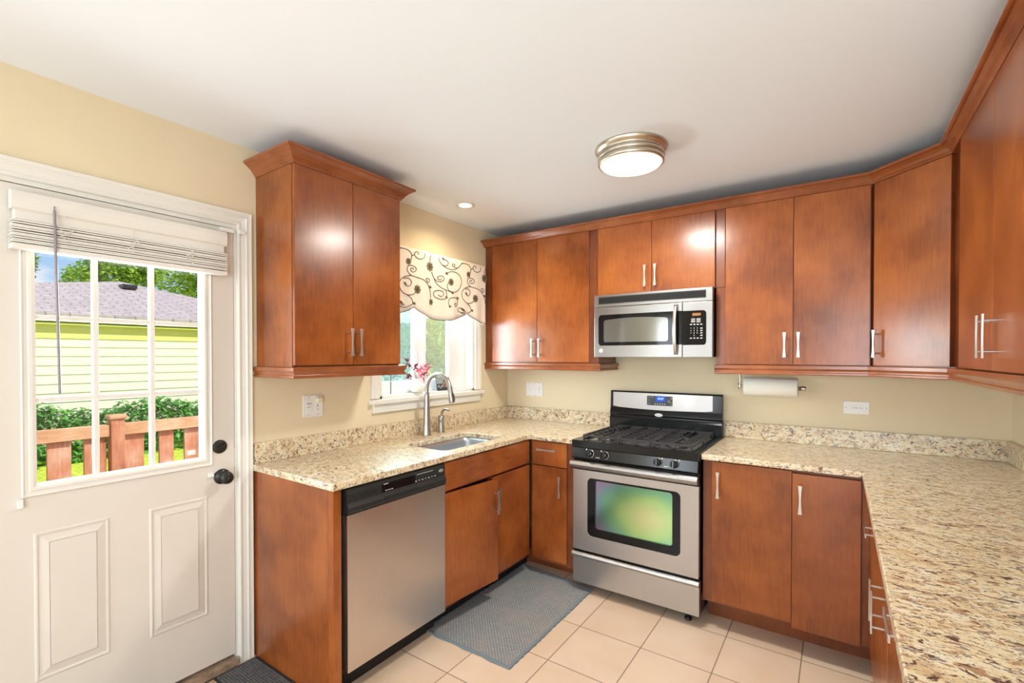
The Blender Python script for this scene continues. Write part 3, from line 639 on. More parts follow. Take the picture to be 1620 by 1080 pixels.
# dishwasher
dw = thing('dishwasher', (.35, -1.79, 0), 'stainless dishwasher with black control panel under the left counter', 'dishwasher')
obj('tub', bx(.05, .612, -2.108, -1.486, .10, .896), 'void', dw)
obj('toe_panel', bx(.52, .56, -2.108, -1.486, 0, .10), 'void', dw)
dp = MB(face_left(0, 0, 0)); dp.prism(rrect(-2.089, -1.491, .118, .783, .004, 3), .613, .648); obj('door_panel', dp, 'steelv', dw, .003, label='brushed stainless door')
cpn = MB(); pr = [(.612, .787), (.650, .787), (.656, .800), (.656, .815), (.650, .826), (.646, .834), (.645, .870), (.640, .889), (.630, .895), (.612, .895)]
cpn.sweep([(0, -2.089), (0, -1.491)], pr); cp = obj('control_panel', cpn, 'blackm', dw, label='black control strip')
def dwp(y, z): return face_left(y, z, .6455)
x = MB(dwp(0, 0)); x.prism(rrect(-1.905, -1.70, .838, .876, .006), 0, .0008); obj('inset', x, 'blackg', cp)
x = MB(dwp(0, 0))
for i in range(14): y = -2.015+i*.0058; x.box(y, y+.0026, .846, .862, 0, .0008)
obj('vent', x, 'void', cp)
x = MB(dwp(0, 0))
for y in (-1.885, -1.872, -1.860, -1.848): x.box(y, y+.007, .842, .845, 0, .0016)
for k in range(7): y = -1.70+k*.022; x.box(y, y+.008, .842+(.002 if k % 2 else 0), .846, 0, .0016)
x.box(-1.895, -1.868, .872, .8745, 0, .0016); x.box(-1.69, -1.58, .874, .8755, 0, .0012)
obj('button_marks', x, 'label', cp)
x = MB(dwp(-1.520, .862)); x.prism(ell(0, 0, .017, .008), 0, .0015); bd = obj('badge', x, 'silver', cp); text('badge_text', 'Whirlpool', .0062, dwp(-1.520, .862) @ Matrix.Translation((0, 0, .0016)), 'blackm', cp)
obj('handle_recess', bx(.640, .6565, -1.90, -1.69, .801, .822), 'void', cp, .004)
# sink base cabinet
sb = thing('base_cabinet', (.3, -1.06, 0), 'cherry sink base cabinet with false front, left door slightly ajar', 'cabinet')
pn = MB(); pn.box(.02, .612, -1.483, -1.466, .10, CB_-.002); pn.box(.02, .612, -.675, -.658, .10, CB_-.002); pn.box(.02, .612, -1.466, -.675, .10, .118); pn.box(.02, .03, -1.466, -.675, .118, .6)
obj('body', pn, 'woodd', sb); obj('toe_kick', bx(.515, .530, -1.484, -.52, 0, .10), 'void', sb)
obj('face_frame', MB().box(.600, .6125, -1.466, -.675, .725, .742).box(.600, .6125, -1.07, -1.035, .118, .725).box(.600, .6125, -1.466, -.675, .885, .898), 'woodd', sb)
obj('false_front', bx(.619, .638, -1.482, -.655, .741, .893), 'woodh', sb, .0015)
d = obj('cabinet_door', bx(.619, .638, -1.060, -.655, .128, .726), 'wood', sb, .0015); pull(d, face_left(-1.030, .595, .638))
an = math.radians(6.5); piv = Matrix.Translation((.619, -1.482, 0)) @ Matrix.Rotation(-an, 4, 'Z')
d = obj('cabinet_door', MB(piv).box(0, .019, 0, .414, .132, .726), 'wood', sb, .0015); pull(d, piv @ basis((.019, .388, .600), YP, ZP, XP))
# drawer base left of the range
db_ = thing('base_cabinet', (.8, -.3, 0), 'narrow cherry base cabinet with one drawer, left of the range', 'cabinet')
obj('body', bx(.640, .966, -.634, -.02, .10, CB_-.002), 'woodd', db_, .001); obj('toe_kick', bx(.531, .966, -.50, -.485, 0, .0995), 'woodd', db_)
d = obj('drawer', bx(.661, .916, -.655, -.6355, .739, .893), 'wood', db_, .0015); pull(d, face_back(.777, .844, -.655), horiz=True)
d = obj('cabinet_door', bx(.661, .916, -.655, -.6355, .124, .733), 'wood', db_, .0015); pull(d, face_back(.876, .616, -.655))
# base cabinet right of range
rb = thing('base_cabinet', (2.1, -.3, 0), 'cherry base cabinet with two tall doors right of the range', 'cabinet')
obj('body', bx(1.738, 2.436, -.634, -.02, .135, CB_-.002), 'woodd', rb, .001); obj('toe_kick', bx(1.738, 2.508, -.50, -.485, 0, .1345), 'woodd', rb)
d = obj('cabinet_door', bx(1.786, 2.153, -.655, -.6355, .150, .894), 'wood', rb, .0015); pull(d, face_back(1.820, .778, -.655))
d = obj('cabinet_door', bx(2.156, 2.426, -.668, -.648, .133, .885), 'wood', rb, .0015); pull(d, face_back(2.190, .768, -.668))
obj('filler', bx(2.4305, 2.4575, -.655, -.6355, .135, .893), 'wood', rb)
# right wall base run
fx = 2.458; bxx = 2.478
r1 = thing('base_cabinet', (2.75, -.9, 0), 'cherry drawer base cabinet under the right counter, nearest the back corner', 'cabinet')
obj('body', bx(bxx, 3.02, -1.099, -.636, .135, CB_-.002), 'woodd', r1, .001); obj('toe_kick', bx(2.51, 2.525, -1.099, -.4855, 0, .1345), 'woodd', r1)
obj('corner_panel', bx(fx, bxx-.001, -.848, -.664, .150, .893), 'wood', r1, .001)
d = obj('drawer', bx(fx, bxx-.001, -1.098, -.851, .628, .893), 'woodh', r1, .0015); pull(d, basis((fx, -.975, .757), YN, ZP, XN), horiz=True)
d = obj('drawer', bx(fx, bxx-.001, -1.098, -.851, .150, .624), 'woodh', r1, .0015)
r2 = thing('base_cabinet', (2.75, -1.35, 0), 'cherry base cabinet with paired handles in the middle of the right counter run', 'cabinet')
obj('body', bx(bxx, 3.02, -1.598, -1.102, .135, CB_-.002), 'woodd', r2, .001); obj('toe_kick', bx(2.51, 2.525, -1.598, -1.102, 0, .1345), 'woodd', r2)
d = obj('cabinet_door', bx(fx, bxx-.001, -1.388, -1.101, .150, .893), 'wood', r2, .0015); pull(d, basis((fx, -1.345, .638), YN, ZP, XN))
d = obj('cabinet_door', bx(fx, bxx-.001, -1.597, -1.391, .150, .893), 'wood', r2, .0015); pull(d, basis((fx, -1.435, .638), YN, ZP, XN))
r3 = thing('base_cabinet', (2.75, -2.2, 0), 'cherry drawer base cabinet under the right counter, nearest the viewer', 'cabinet')
obj('body', bx(bxx, 3.02, -2.85, -1.601, .135, CB_-.002), 'woodd', r3, .001); obj('toe_kick', bx(2.51, 2.525, -2.85, -1.601, 0, .1345), 'woodd', r3)
obj('cabinet_door', bx(fx, bxx-.001, -1.798, -1.601, .150, .893), 'wood', r3, .0015)
d = obj('drawer', bx(fx, bxx-.001, -2.20, -1.801, .745, .893), 'woodh', r3, .0015); pull(d, basis((fx, -2.0, .862), YN, ZP, XN), horiz=True)
d = obj('drawer', bx(fx, bxx-.001, -2.20, -1.801, .450, .741), 'woodh', r3, .0015)
d = obj('drawer', bx(fx, bxx-.001, -2.20, -1.801, .150, .446), 'woodh', r3, .0015)
d = obj('cabinet_door', bx(fx, bxx-.001, -2.85, -2.203, .150, .893), 'wood', r3, .0015)

# ------------------------------------------------------------ worktops
wt = thing('worktop', (.3, -1.1, CB_), 'speckled granite L-shaped worktop with the sink cut out, left side', 'worktop')
SX0, SX1, SY0, SY1 = .232, .556, -1.390, -.830
hole = rrect(SX0, SX1, SY0, SY1, .040, 8); cx_, cy_ = (SX0+SX1)/2, (SY0+SY1)/2; ring = []
for i, (px_, py_) in enumerate(hole):          # a matching ring on the rectangle round the cut-out
    u, v = (px_-cx_)/((SX1-SX0)/2), (py_-cy_)/((SY1-SY0)/2); k = i % 9; q = i//9
    onx = (k < 4) if q in (0, 2) else (k > 4)
    if k == 4: u, v = (1 if u > 0 else -1), (1 if v > 0 else -1)
    elif onx: u = 1 if u > 0 else -1; v *= .9
    else: v = 1 if v > 0 else -1; u *= .9
    ring.append(((.648-cx_)*u+cx_ if u > 0 else cx_+(cx_-.001)*u, cy_+(-.70-cy_)*v if v > 0 else cy_+(cy_+1.55)*v))
n = len(hole); ex = [(.001, -2.158), (.648, -2.158), (.648, -.666), (.968, -.666), (.968, -.001), (.001, -.001)]
flat = hole+ring+ex; E0 = 2*n; top = [(i, n+i, n+(i+1) % n, (i+1) % n) for i in range(n)]
i0, i1, i2, i3 = n+4, n+13, n+22, n+31      # ring corners: right-back, left-back, left-front, right-front
top.append(tuple([E0, E0+1]+list(range(i3, i2-1, -1)))); top.append(tuple([E0+2, E0+3, E0+4, E0+5]+list(range(i1, i0-1, -1))))
outer = [E0, E0+1]+[i3+j if i3+j < 2*n else i3+j-n for j in range(n-27+0) ]
outer = [E0, E0+1]+list(range(i3, 2*n))+list(range(n, i0+1))+[E0+2, E0+3, E0+4, E0+5]+list(range(i1, i2+1))
NV = len(flat); fs = [tuple(i+NV for i in f) for f in top]+[tuple(f[::-1]) for f in top]
for lp in (outer, list(range(n))[::-1]):
    for j in range(len(lp)): p_, q_ = lp[j], lp[(j+1) % len(lp)]; fs.append((p_, q_, q_+NV, p_+NV))
t = MB(); t.add([(p[0], p[1], CB_) for p in flat]+[(p[0], p[1], CT) for p in flat], fs); obj('slab', t, 'granite', wt, .004, 2)
obj('backsplash', MB().box(.0005, .021, -2.150, -.021, CT+.0003, 1.030).box(.0005, .968, -.021, -.0005, CT+.0003, 1.030), 'granite', wt, .002)
wt2 = thing('worktop', (2.7, -1.4, CB_), 'large speckled granite worktop running from the range along the right side', 'worktop')
t = MB(); t.prism([(1.7345, -.001), (1.7345, -.666), (2.429, -.666), (2.429, -2.87), (3.044, -2.87), (3.044, -.001)], CB_, CT); obj('slab', t, 'granite', wt2, .004, 2)
obj('backsplash', MB().box(1.7345, 3.044, -.021, -.0005, CT+.0003, 1.034).box(3.024, 3.0445, -2.87, -.0215, CT+.0003, 1.034), 'granite', wt2, .002)
# sink
sk = thing('sink', (.39, -1.11, .70), 'undermount stainless steel sink bowl in the left worktop', 'sink')
rings = []
for z, g, r in ((CB_-.001, .030, .070), (CB_-.001, .003, .043), (.87, .002, .042), (.735, -.004, .05), (.715, -.024, .05), (.708, -.06, .035)):
    rings.append([(p[0], p[1], z) for p in rrect(SX0-g, SX1+g, SY0-g, SY1+g, r, 8)])
b = MB(); n = len(rings[0]); vs = [p for r in rings for p in r]; b.add(vs, [(i*n+j, i*n+(j+1) % n, (i+1)*n+(j+1) % n, (i+1)*n+j) for i in range(len(rings)-1) for j in range(n)]+[tuple((len(rings)-1)*n+j for j in range(n))], True)
bo = obj('bowl', b, 'bowl', sk); md = bo.modifiers.new('s', 'SOLIDIFY'); md.thickness = .0012; md.offset = -1
obj('drain', MB().lathe([(0, .7095), (.042, .7095), (.042, .713), (.030, .711), (0, .7105)], (.36, -1.11, 0), 24), 'nickel', sk)
# faucet
fa = thing('faucet', (.098, -1.07, CT), 'tall satin nickel gooseneck faucet behind the sink', 'faucet')
f = MB(); f.lathe([(0, CT+.0003), (.031, CT+.0003), (.031, CT+.004), (.027, CT+.02), (.0235, 1.02), (.0185, 1.16), (.0165, 1.20), (.0165, 1.215)], (.098, -1.07, 0), 28); obj('stem', f, 'fnickel', fa)
pts = [(.098, -1.07, 1.205), (.098, -1.07, 1.235)]
for i in range(1, 14): a = PI*(1-i/14); pts.append((.098+.103+.103*math.cos(a), -1.07, 1.232+.105*math.sin(a)))
f = MB(); f.tube(pts, .0135, 16); obj('gooseneck', f, 'fnickel', fa)
e_ = Vector(pts[-1]); dr = Vector((.2, 0, -1)).normalized()
f = MB(); f.tube([e_-dr*.004, e_+dr*.02, e_+dr*.055, e_+dr*.095, e_+dr*.100], [.0150, .0155, .0175, .0195, .017], 18); hd = obj('spray_head', f, 'fnickel', fa)
f = MB(); f.tube([e_+dr*.035+Vector((.016, 0, 0)), e_+dr*.055+Vector((.019, 0, 0)), e_+dr*.085+Vector((.020, 0, 0))], [.006, .008, .006], 10); obj('spray_button', f, 'blackm', hd)
f = MB(); f.tube([(.098, -1.055, 1.0), (.098, -1.025, 1.012), (.098, -1.018, 1.02)], [.011, .010, .007], 12); f.tube([(.098, -1.02, 1.018), (.100, -1.008, 1.06)], [.006, .0045], 10); 
# soap dispenser
so = thing('soap_dispenser', (.084, -.918, CT), 'short satin nickel soap dispenser just right of the faucet', 'soap dispenser')
f = MB(); f.lathe([(0, CT+.0003), (.026, CT+.0003), (.026, CT+.004), (.023, CT+.01), (.0215, 1.00), (.0215, 1.004), (.0225, 1.006), (.022, 1.040), (.016, 1.046), (0, 1.046)], (.084, -.918, 0), 24); obj('base', f, 'fnickel', so)
f = MB(); f.tube(spline([(.088, -.918, 1.04), (.094, -.918, 1.070), (.112, -.918, 1.088), (.140, -.918, 1.090), (.160, -.918, 1.084)], 4), [.0085]*9+[.007]*8, 12); obj('nozzle', f, 'fnickel', so)

# ------------------------------------------------------------ range
ra = thing('gas_range', (1.351, -.36, 0), 'stainless and black gas range with backguard between the base cabinets', 'range')
RX0, RX1 = .9715, 1.7315
obj('body', bx(RX0+.004, RX1-.004, -.655, -.030, .045, .893), 'black', ra, .002)
ct_ = MB(); ct_.M = basis((0, 0, 0), XP, YP, ZP); ct_.prism([rrect(RX0, RX1, -.690, -.035, .006, 3), rrect(RX0+.045, RX1-.045, -.640, -.085, .03, 5)], .8935, .936)
cook = obj('cooktop', ct_, 'black', ra, .005); obj('burner_well', bx(RX0+.044, RX1-.044, -.641, -.084, .905, .924), 'pan', cook)
for x_, y_, r_ in ((1.13, -.50, .05), (1.13, -.22, .04), (1.56, -.50, .05), (1.56, -.22, .04), (1.345, -.36, .038)):
    b = MB(); b.lathe([(0, .9245), (r_+.012, .9245), (r_+.010, .931), (r_, .933), (r_, .938), (r_-.004, .942), (0, .943)], (x_, y_, 0), 28); obj('burner', b, 'iron', cook)
for x0, x1 in ((1.020, 1.238), (1.242, 1.450), (1.454, 1.682)):
    g = MB(); zt, zb = .964, .951; y0, y1 = -.632, -.092; w_ = .006
    for a, b_ in ((x0, x0+.012), (x1-.012, x1)): g.box(a, b_, y0, y1, zb, zt)
    for a, b_ in ((y0, y0+.012), (y1-.012, y1)): g.box(x0+.012, x1-.012, a, b_, zb, zt)
    mx_ = (x0+x1)/2; my = (y0+y1)/2
    g.box(mx_-.005, mx_+.005, y0+.012, my-.03 if x0 != 1.242 else y1-.012, zb, zt)
    if x0 != 1.242: g.box(mx_-.005, mx_+.005, my+.03, y1-.012, zb, zt)
    for k in range(1, 7):
        yy = y0+.012+(y1-y0-.024)*k/7
        if x0 == 1.242: g.box(x0+.012, x1-.012, yy-w_/2, yy+w_/2, zb+.002, zt-.001)
        else:
            l = .068 if k not in (9,) else .2
            g.box(x0+.012, min(x0+.012+l, mx_-.005) if l < .2 else x1-.012, yy-w_/2, yy+w_/2, zb+.002, zt-.001)
            if l < .2: g.box(max(x1-.012-l, mx_+.005), x1-.012, yy-w_/2, yy+w_/2, zb+.002, zt-.001)
    for cx in (x0+.006, x1-.006):
        for cy in (y0+.006, y1-.006, my): g.box(cx-.005, cx+.005, cy-.005, cy+.005, .926 if abs(cx-1.35) < .3 else .9245, zb+.001)
    obj('grate', g, 'iron', cook, .0015)
# backguard
bg_ = MB(); pr = [(.030, .936), (.080, .936), (.080, 1.010), (.074, 1.020), (.070, 1.030), (.078, 1.045), (.074, 1.060), (.066, 1.085), (.062, 1.195), (.056, 1.205), (.030, 1.205)]
bg_.M = Matrix.Identity(4); bg_.sweep([(RX0-.006, 0), (RX1-.004, 0)], [(a, z) for a, z in pr]); bgo = obj('backguard', bg_, 'black', ra, .003)
sl = (.066-.062)/(1.195-1.085)
def bgm(x, z): 
    o = (x, -(.0645-sl*(z-1.125)), z); return basis(o, XP, Vector((0, sl, 1)).normalized(), Vector((0, -1, sl)).normalized())
fs_ = MB(bgm(1.325, 1.14)); fs_.prism([(-.337, .055), (.343, .055), (.343, -.045)]+[(.343-.68*i/14, -.049-.010*math.sin(PI*i/14)) for i in range(1, 14)]+[(-.337, -.045)], 0, .004)
fsc = obj('fascia', fs_, brushed('fascia_steel', (.47, .46, .455), .34, (1, 1, 70)), bgo, .003, label='brushed steel fascia')
p_ = MB(bgm(1.325, 1.146)); p_.prism(rrect(-.088, .088, -.033, .033, .006), .004, .0055); cpd = obj('control_pad', p_, simple('charcoal_pad', (.06, .065, .075), .4), fsc)
p_ = MB(bgm(1.331, 1.159)); p_.prism(rrect(-.033, .033, -.018, .017, .002), .0055, .0062); obj('display', p_, 'led', cpd); text('clock_digits', '10:57', .020, bgm(1.331, 1.160) @ Matrix.Translation((0, 0, .0066)), 'leddigits', cpd)
p_ = MB(bgm(1.325, 1.146)); p_.m = 0
for k in range(5): p_.prism(ell(-.030+k*.0165, -.0225, .0055, .0045, 10), .0055, .0060); p_.box(-.0325+k*.0165, -.0275+k*.0165, -.016, -.0145, .0055, .006)
for a, b_ in ((-.073, .022), (-.052, .022), (-.073, .002), (-.073, -.020)): p_.prism([ell(a, b_, .0065, .0055, 12), ell(a, b_, .0050, .0040, 12)], .0055, .0060)
p_.prism([[(.053, 0), (.063, .011), (.073, 0), (.063, -.011)], [(.057, 0), (.063, .007), (.069, 0), (.063, -.007)]], .0055, .006); p_.prism([ell(.078, -.016, .007, .013, 14), ell(.078, -.016, .0055, .0110, 14)], .0055, .006)
p_.box(.078, .085, .012, .026, .0055, .006); obj('key_marks', p_, simple('pad_marks', (.38, .39, .40), .5), cpd)
bm_ = face_back(1.322, 1.049, -.0785); p_ = MB(bm_); p_.prism(ell(0, 0, .027, .0115), 0, .0022); obj('badge', p_, 'silver', bgo, label='silver oval badge'); text('badge_text', 'Whirlpool', .0105, bm_ @ Matrix.Translation((0, 0, .0024)), 'grey', bgo)
# control strip with knobs
pnl = MB(); pr = [(.655, .822), (.688, .822), (.700, .832), (.690, .892), (.655, .892)]
pnl.sweep([(RX0+.006, 0), (RX1-.006, 0)], pr); cpo = obj('control_panel', pnl, 'black', ra, .002)
for x_ in (1.103, 1.198, 1.512, 1.603):
    kb = MB(); kb.M = Matrix.Translation((x_, -.695, .863)) @ Matrix.Rotation(math.radians(-9), 4, 'X')
    kb.m = 1; kb.lathe([(0, 0), (.0232, 0), (.0232, .003), (.022, .005), (0, .005)], (0, 0, 0), 24, '-Y'); kb.m = 0; kb.lathe([(0, .005), (.0218, .005), (.020, .022), (.017, .026), (0, .027)], (0, 0, 0), 24, '-Y')
    kb.box(-.0045, .0045, -.036, -.020, -.019, .019); obj('knob', kb, ['black', 'nickel'], cpo, .001)
p_ = MB(Matrix.Translation((0, -.6975, .842)) @ basis((0, 0, 0), XP, ZP, YN))
for x_ in (1.150, 1.557): p_.box(x_-.012, x_+.012, .001, .004, 0, .0015); p_.box(x_-.06, x_+.06, -.008, -.006, 0, .0015)
for x_ in (1.075, 1.172, 1.535, 1.628): p_.box(x_-.003, x_+.003, .040, .047, -.008, -.002)
obj('burner_marks', p_, 'label', cpo)
# oven door
od = MB(face_back(0, 0, 0)); od.prism([rrect(.982, 1.7295, .262, .757, .004, 2), rrect(1.079, 1.633, .358, .712, .03, 6)], .656, .690); ovd = obj('oven_door', od, 'steel', ra, .003, label='brushed steel oven door')
od = MB(face_back(0, 0, 0)); od.prism([rrect(1.0795, 1.6325, .3585, .7115, .03, 6), rrect(1.129, 1.589, .405, .700, .018, 5)], .660, .6875); obj('window_frame', od, 'blackg', ovd, .001, label='black glass border')
od = MB(face_back(0, 0, 0)); od.prism(rrect(1.128, 1.590, .404, .701, .018, 5), .662, .680); obj('oven_window', od, 'ovenglass', ovd, label='oven glass with painted green iridescence')
obj('upper_trim', bx(.982, 1.7295, -.680, -.656, .758, .818), 'black', ovd)
hb = MB(); pr = [(.690, .772), (.712, .768), (.724, .776), (.728, .792), (.724, .806), (.712, .813), (.690, .813)]; hb.sweep([(.975, 0), (1.7285, 0)], pr); obj('handle', hb, 'steelh', ovd, .002)
dwr = MB(face_back(0, 0, 0)); dwr.prism(rrect(.983, 1.7325, .060, .242, .006, 3), .656, .690); dro = obj('warming_drawer', dwr, 'steel', ra, .003)
lp = MB(); pr = [(.660, .218), (.690, .216), (.700, .220), (.702, .232), (.698, .244), (.690, .248), (.660, .248)]; lp.sweep([(.976, 0), (1.7335, 0)], pr); obj('handle', lp, 'steelh', dro, .002)
for x_, y_ in ((1.66, -.625), (1.04, -.54), (1.66, -.10), (1.04, -.10)): obj('leveling_foot', MB().lathe([(0, 0), (.020, 0), (.020, .010), (.015, .014), (.008, .016), (.008, .046), (0, .046)], (x_, y_, 0), 12), 'blackm', ra)

# ------------------------------------------------------------ microwave
mw = thing('microwave', (1.36, -.2, 1.445), 'stainless over-the-range microwave with black glass door and keypad', 'microwave')
MX0, MX1 = .990, 1.7335
obj('body', bx(MX0+.006, MX1-.006, -.375, -.012, 1.448, 1.855), 'blackm', mw, .003)
def yf(x, o=0): 
    t = (x-1.36)/.372; return -.400-.016*(1-t*t)-o
def const(c): return lambda x: c
def rr(x0, x1, zt, r, s=1):
    def f(x):
        d = 0
        if x < x0+r: d = r-math.sqrt(max(0, r*r-(x0+r-x)**2))
        if x > x1-r: d = r-math.sqrt(max(0, r*r-(x-x1+r)**2))
        return zt-s*d
    return f
g = MB().patch(MX0, MX1, const(1.856), const(1.777), yf, .030); gv = obj('vent_grille', g, 'steelh', mw, .002)
g = MB().patch(1.022, 1.698, const(1.842), const(1.796), lambda x: yf(x, .0012), .004); obj('vent_opening', g, 'void', gv)
for z in (1.806, 1.817, 1.828): g = MB().patch(1.024, 1.696, const(z+.0036), const(z), lambda x: yf(x, .004), .004); obj('louver', g, 'black', gv)
g = MB().patch(MX0, 1.5645, const(1.7745), const(1.447), yf, .030); md_ = obj('microwave_door', g, 'steelh', mw, .002)
g = MB().patch(1.022, 1.5638, rr(1.022, 1.9, 1.725, .018), rr(1.022, 1.9, 1.523, .018, -1), lambda x: yf(x, .002), .004, 60); obj('door_glass', g, 'blackg', md_, label='black glass border')
def arch(x): t = (x-1.272)/.211; return rr(1.061, 1.483, 1.700, .010)(x)-.012*t*t
g = MB().patch(1.061, 1.483, arch, rr(1.061, 1.483, 1.545, .010, -1), lambda x: yf(x, .0032), .003, 60); obj('door_window', g, 'mwglass', md_, label='grey mesh viewing window')
h_ = MB(); pts = []
for i in range(17): t = -1+i/8; pts.append((1.530, yf(1.53)-.012-.028*(1-abs(t)**2.2), 1.613+t*.150))

n_ = len(pts); hv = []
for i, p in enumerate(pts):
    w_ = .0125-.002*abs(-1+i/8); hv += [(p[0]-w_, p[1]+.004, p[2]), (p[0]-w_*.7, p[1]-.004, p[2]), (p[0]+w_*.7, p[1]-.004, p[2]), (p[0]+w_, p[1]+.004, p[2]), (p[0], p[1]+.008, p[2])]
h_.add(hv, [(i*5+j, i*5+(j+1) % 5, (i+1)*5+(j+1) % 5, (i+1)*5+j) for i in range(n_-1) for j in range(5)]+[(4, 3, 2, 1, 0), tuple((n_-1)*5+j for j in range(5))], True)
h_.box(1.521, 1.539, yf(1.53)-.012, yf(1.53)+.002, 1.752, 1.766); h_.box(1.521, 1.539, yf(1.53)-.012, yf(1.53)+.002, 1.460, 1.474); obj('handle', h_, 'nickel', md_, label='curved satin strap handle')
bm_ = face_back(1.040, 1.490, yf(1.04)); g = MB(bm_); g.prism(ell(0, 0, .0135, .0135), 0, .0018); obj('badge', g, 'silver', md_, label='round silver badge'); text('badge_text', 'GE', .013, bm_ @ Matrix.Translation((0, 0, .0020)), 'grey', md_)
g = MB().patch(1.5675, MX1, const(1.7745), const(1.447), yf, .030); cpm = obj('control_panel', g, 'steelh', mw, .002)
g = MB().patch(1.5682, 1.700, rr(1.2, 1.700, 1.723, .018), rr(1.2, 1.700, 1.520, .018, -1), lambda x: yf(x, .002), .004, 40); kp = obj('keypad', g, 'blackg', cpm, label='black glass keypad')
def km(x, z): return face_back(x, z, yf(x, .0022)-.0004)
g = MB(km(1.645, 1.700)); g.prism(rrect(-.026, .026, -.008, .008, .001), 0, .0008); obj('display', g, 'amber', kp, label='amber display')
g = MB()
for i, x_ in enumerate((1.628, 1.658)):
    for z_ in (1.671, 1.658): g.M = km(x_, z_); g.prism([rrect(-.011, .011, -.0055, .0055, .001, 2), rrect(-.009, .009, -.0035, .0035, .001, 2)], 0, .0008); g.box(-.007, .007, -.0015, .0015, 0, .0009)
for x_ in (1.616, 1.635, 1.654, 1.673): g.M = km(x_, 1.641); g.box(-.006, .006, -.003, .003, 0, .0008)
for z_ in (1.618, 1.604, 1.590, 1.576, 1.560): g.M = km(1.674, z_); g.box(-.0065, .0065, -.003, .003, 0, .0008)
for x_ in (1.616, 1.635, 1.654): g.M = km(x_, 1.560); g.box(-.006, .006, -.003, .003, 0, .0008)
obj('key_marks', g, simple('key_grey', (.45, .44, .43), .5), kp)
for k, s in enumerate('123456789'): text('key_digit', s, .0105, km(1.616+.0175*(k % 3), 1.619-.0145*(k//3)) @ Matrix.Translation((0, 0, .0008)), 'label', kp)
text('key_digit', '0', .0105, km(1.6335, 1.5755) @ Matrix.Translation((0, 0, .0008)), 'label', kp)

# ------------------------------------------------------------ paper towel
ph = thing('towel_holder', (2.02, -.16, 1.403), 'satin nickel paper towel rod bracketed under the wall cabinet', 'holder')
b = MB(); b.box(1.842, 1.848, -.176, -.144, 1.262, 1.398); b.box(1.842, 2.00, -.176, -.144, 1.398, 1.4025); b.lathe([(0, 0), (.018, 0), (.018, .006), (0, .006)], (1.836, -.16, 1.274), 20, 'X'); obj('bracket', b, 'nickel', ph, .001)
b = MB(); b.tube([(1.842, -.16, 1.274), (2.165, -.16, 1.268)], .006, 12); b.lathe([(0, 0), (.013, 0), (.013, .030), (.010, .034), (0, .034)], (2.152, -.16, 1.268), 20, 'X'); obj('rod', b, 'nickel', ph)
pt = thing('paper_towel_roll', (2.005, -.16, 1.22), 'white paper towel roll hanging under the cabinet right of microwave', 'paper towel')
b = MB(); b.lathe([(.020, 0), (.0535, 0), (.055, .002), (.055, .276), (.0535, .278), (.020, .278), (.020, 0)], (1.868, -.16, 1.271), 40, 'X'); 
sp = [(2.146+.0004, -.16+(.022+.00055*i)*math.cos(i*.35), 1.271+(.022+.00055*i)*math.sin(i*.35)) for i in range(56)]
b.f = [f for f in b.f]; obj('roll', b, 'paper', pt)
b = MB(); b.lathe([(.0145, 0), (.0195, 0), (.0195, .277), (.0145, .277), (.0145, 0)], (1.8685, -.16, 1.271), 24, 'X'); obj('core', b, 'tan', pt)

# ------------------------------------------------------------ wall plates
def plate(mtx, w, h, lab, kinds, horiz=False):
    t = thing('wall_outlet' if 'switch' not in lab else 'switch_plate', mtx @ Vector((0, -h/2, 0)), lab, 'outlet' if 'switch' not in lab else 'switch')
    g = MB(mtx); g.prism(rrect(-w/2, w/2, -h/2, h/2, .003, 3), .0004, .0055); obj('plate', g, 'plastic', t, .0015)
    for k, (u, kd) in enumerate(kinds):
        g = MB(mtx); a, b = (.0165, .0335) if not horiz else (.0335, .0165)
        g.prism(rrect(u-a, u+a, -b, b, .002, 2), .0055, .0072); ins = obj('rocker' if kd == 'r' else 'receptacle', g, 'plastic', t, .0008)
        g = MB(mtx)
        if kd == 'o':
            for s in (-1, 1):
                if horiz: g.box(s*.017-.005, s*.017+.003, .004, .0052, .0072, .0076); g.box(s*.017-.005, s*.017+.003, -.0052, -.004, .0072, .0076); g.prism(ell(s*.017+.008, 0, .002, .002, 8), .0072, .0076)
                else: g.box(u-.0055, u-.0043, s*.017-.003, s*.017+.005, .0072, .0076); g.box(u+.0043, u+.0055, s*.017-.003, s*.017+.004, .0072, .0076); g.prism(ell(u, s*.017-.008, .002, .002, 8), .0072, .0076)
            g.box(u-.004, u+.004, -.002, .002, .0072, .0078)
            obj('slots', g, 'blackm', ins)
        elif kd == 'r': g.box(u-.0145, u+.0145, .0, .0006, .0072, .0078); obj('rocker_line', g, 'grey', ins)
        elif kd == 's': g.box(u-.012, u+.012, .012, .016, .0072, .012); g.box(u-.010, u+.010, -.006, -.004, .0072, .009); obj('slider', g, 'grey', ins)
    g = MB(mtx)
    for u, kd in kinds:
        for s in (-1, 1):
            if horiz: g.prism(ell(s*.048, 0, .0028, .0028, 8), .0055, .0061)
            else: g.prism(ell(u, s*.048, .0028, .0028, 8), .0055, .0061)
    obj('screw', g, 'grey', t); return t
plate(face_left(-1.832, 1.185, 0), .116, .116, 'white two-gang plate with timer switch and outlet above the left worktop', [(-.026, 's'), (.026, 'o')])
plate(face_back(.272, 1.180, 0), .158, .112, 'white wide plate with two rocker switches and outlet in the back left corner', [(-.048, 'r'), (0, 'r'), (.048, 'o')])
plate(face_back(2.421, 1.160, 0), .118, .070, 'white sideways double outlet on the back wall above the right worktop', [(0, 'o')], True)
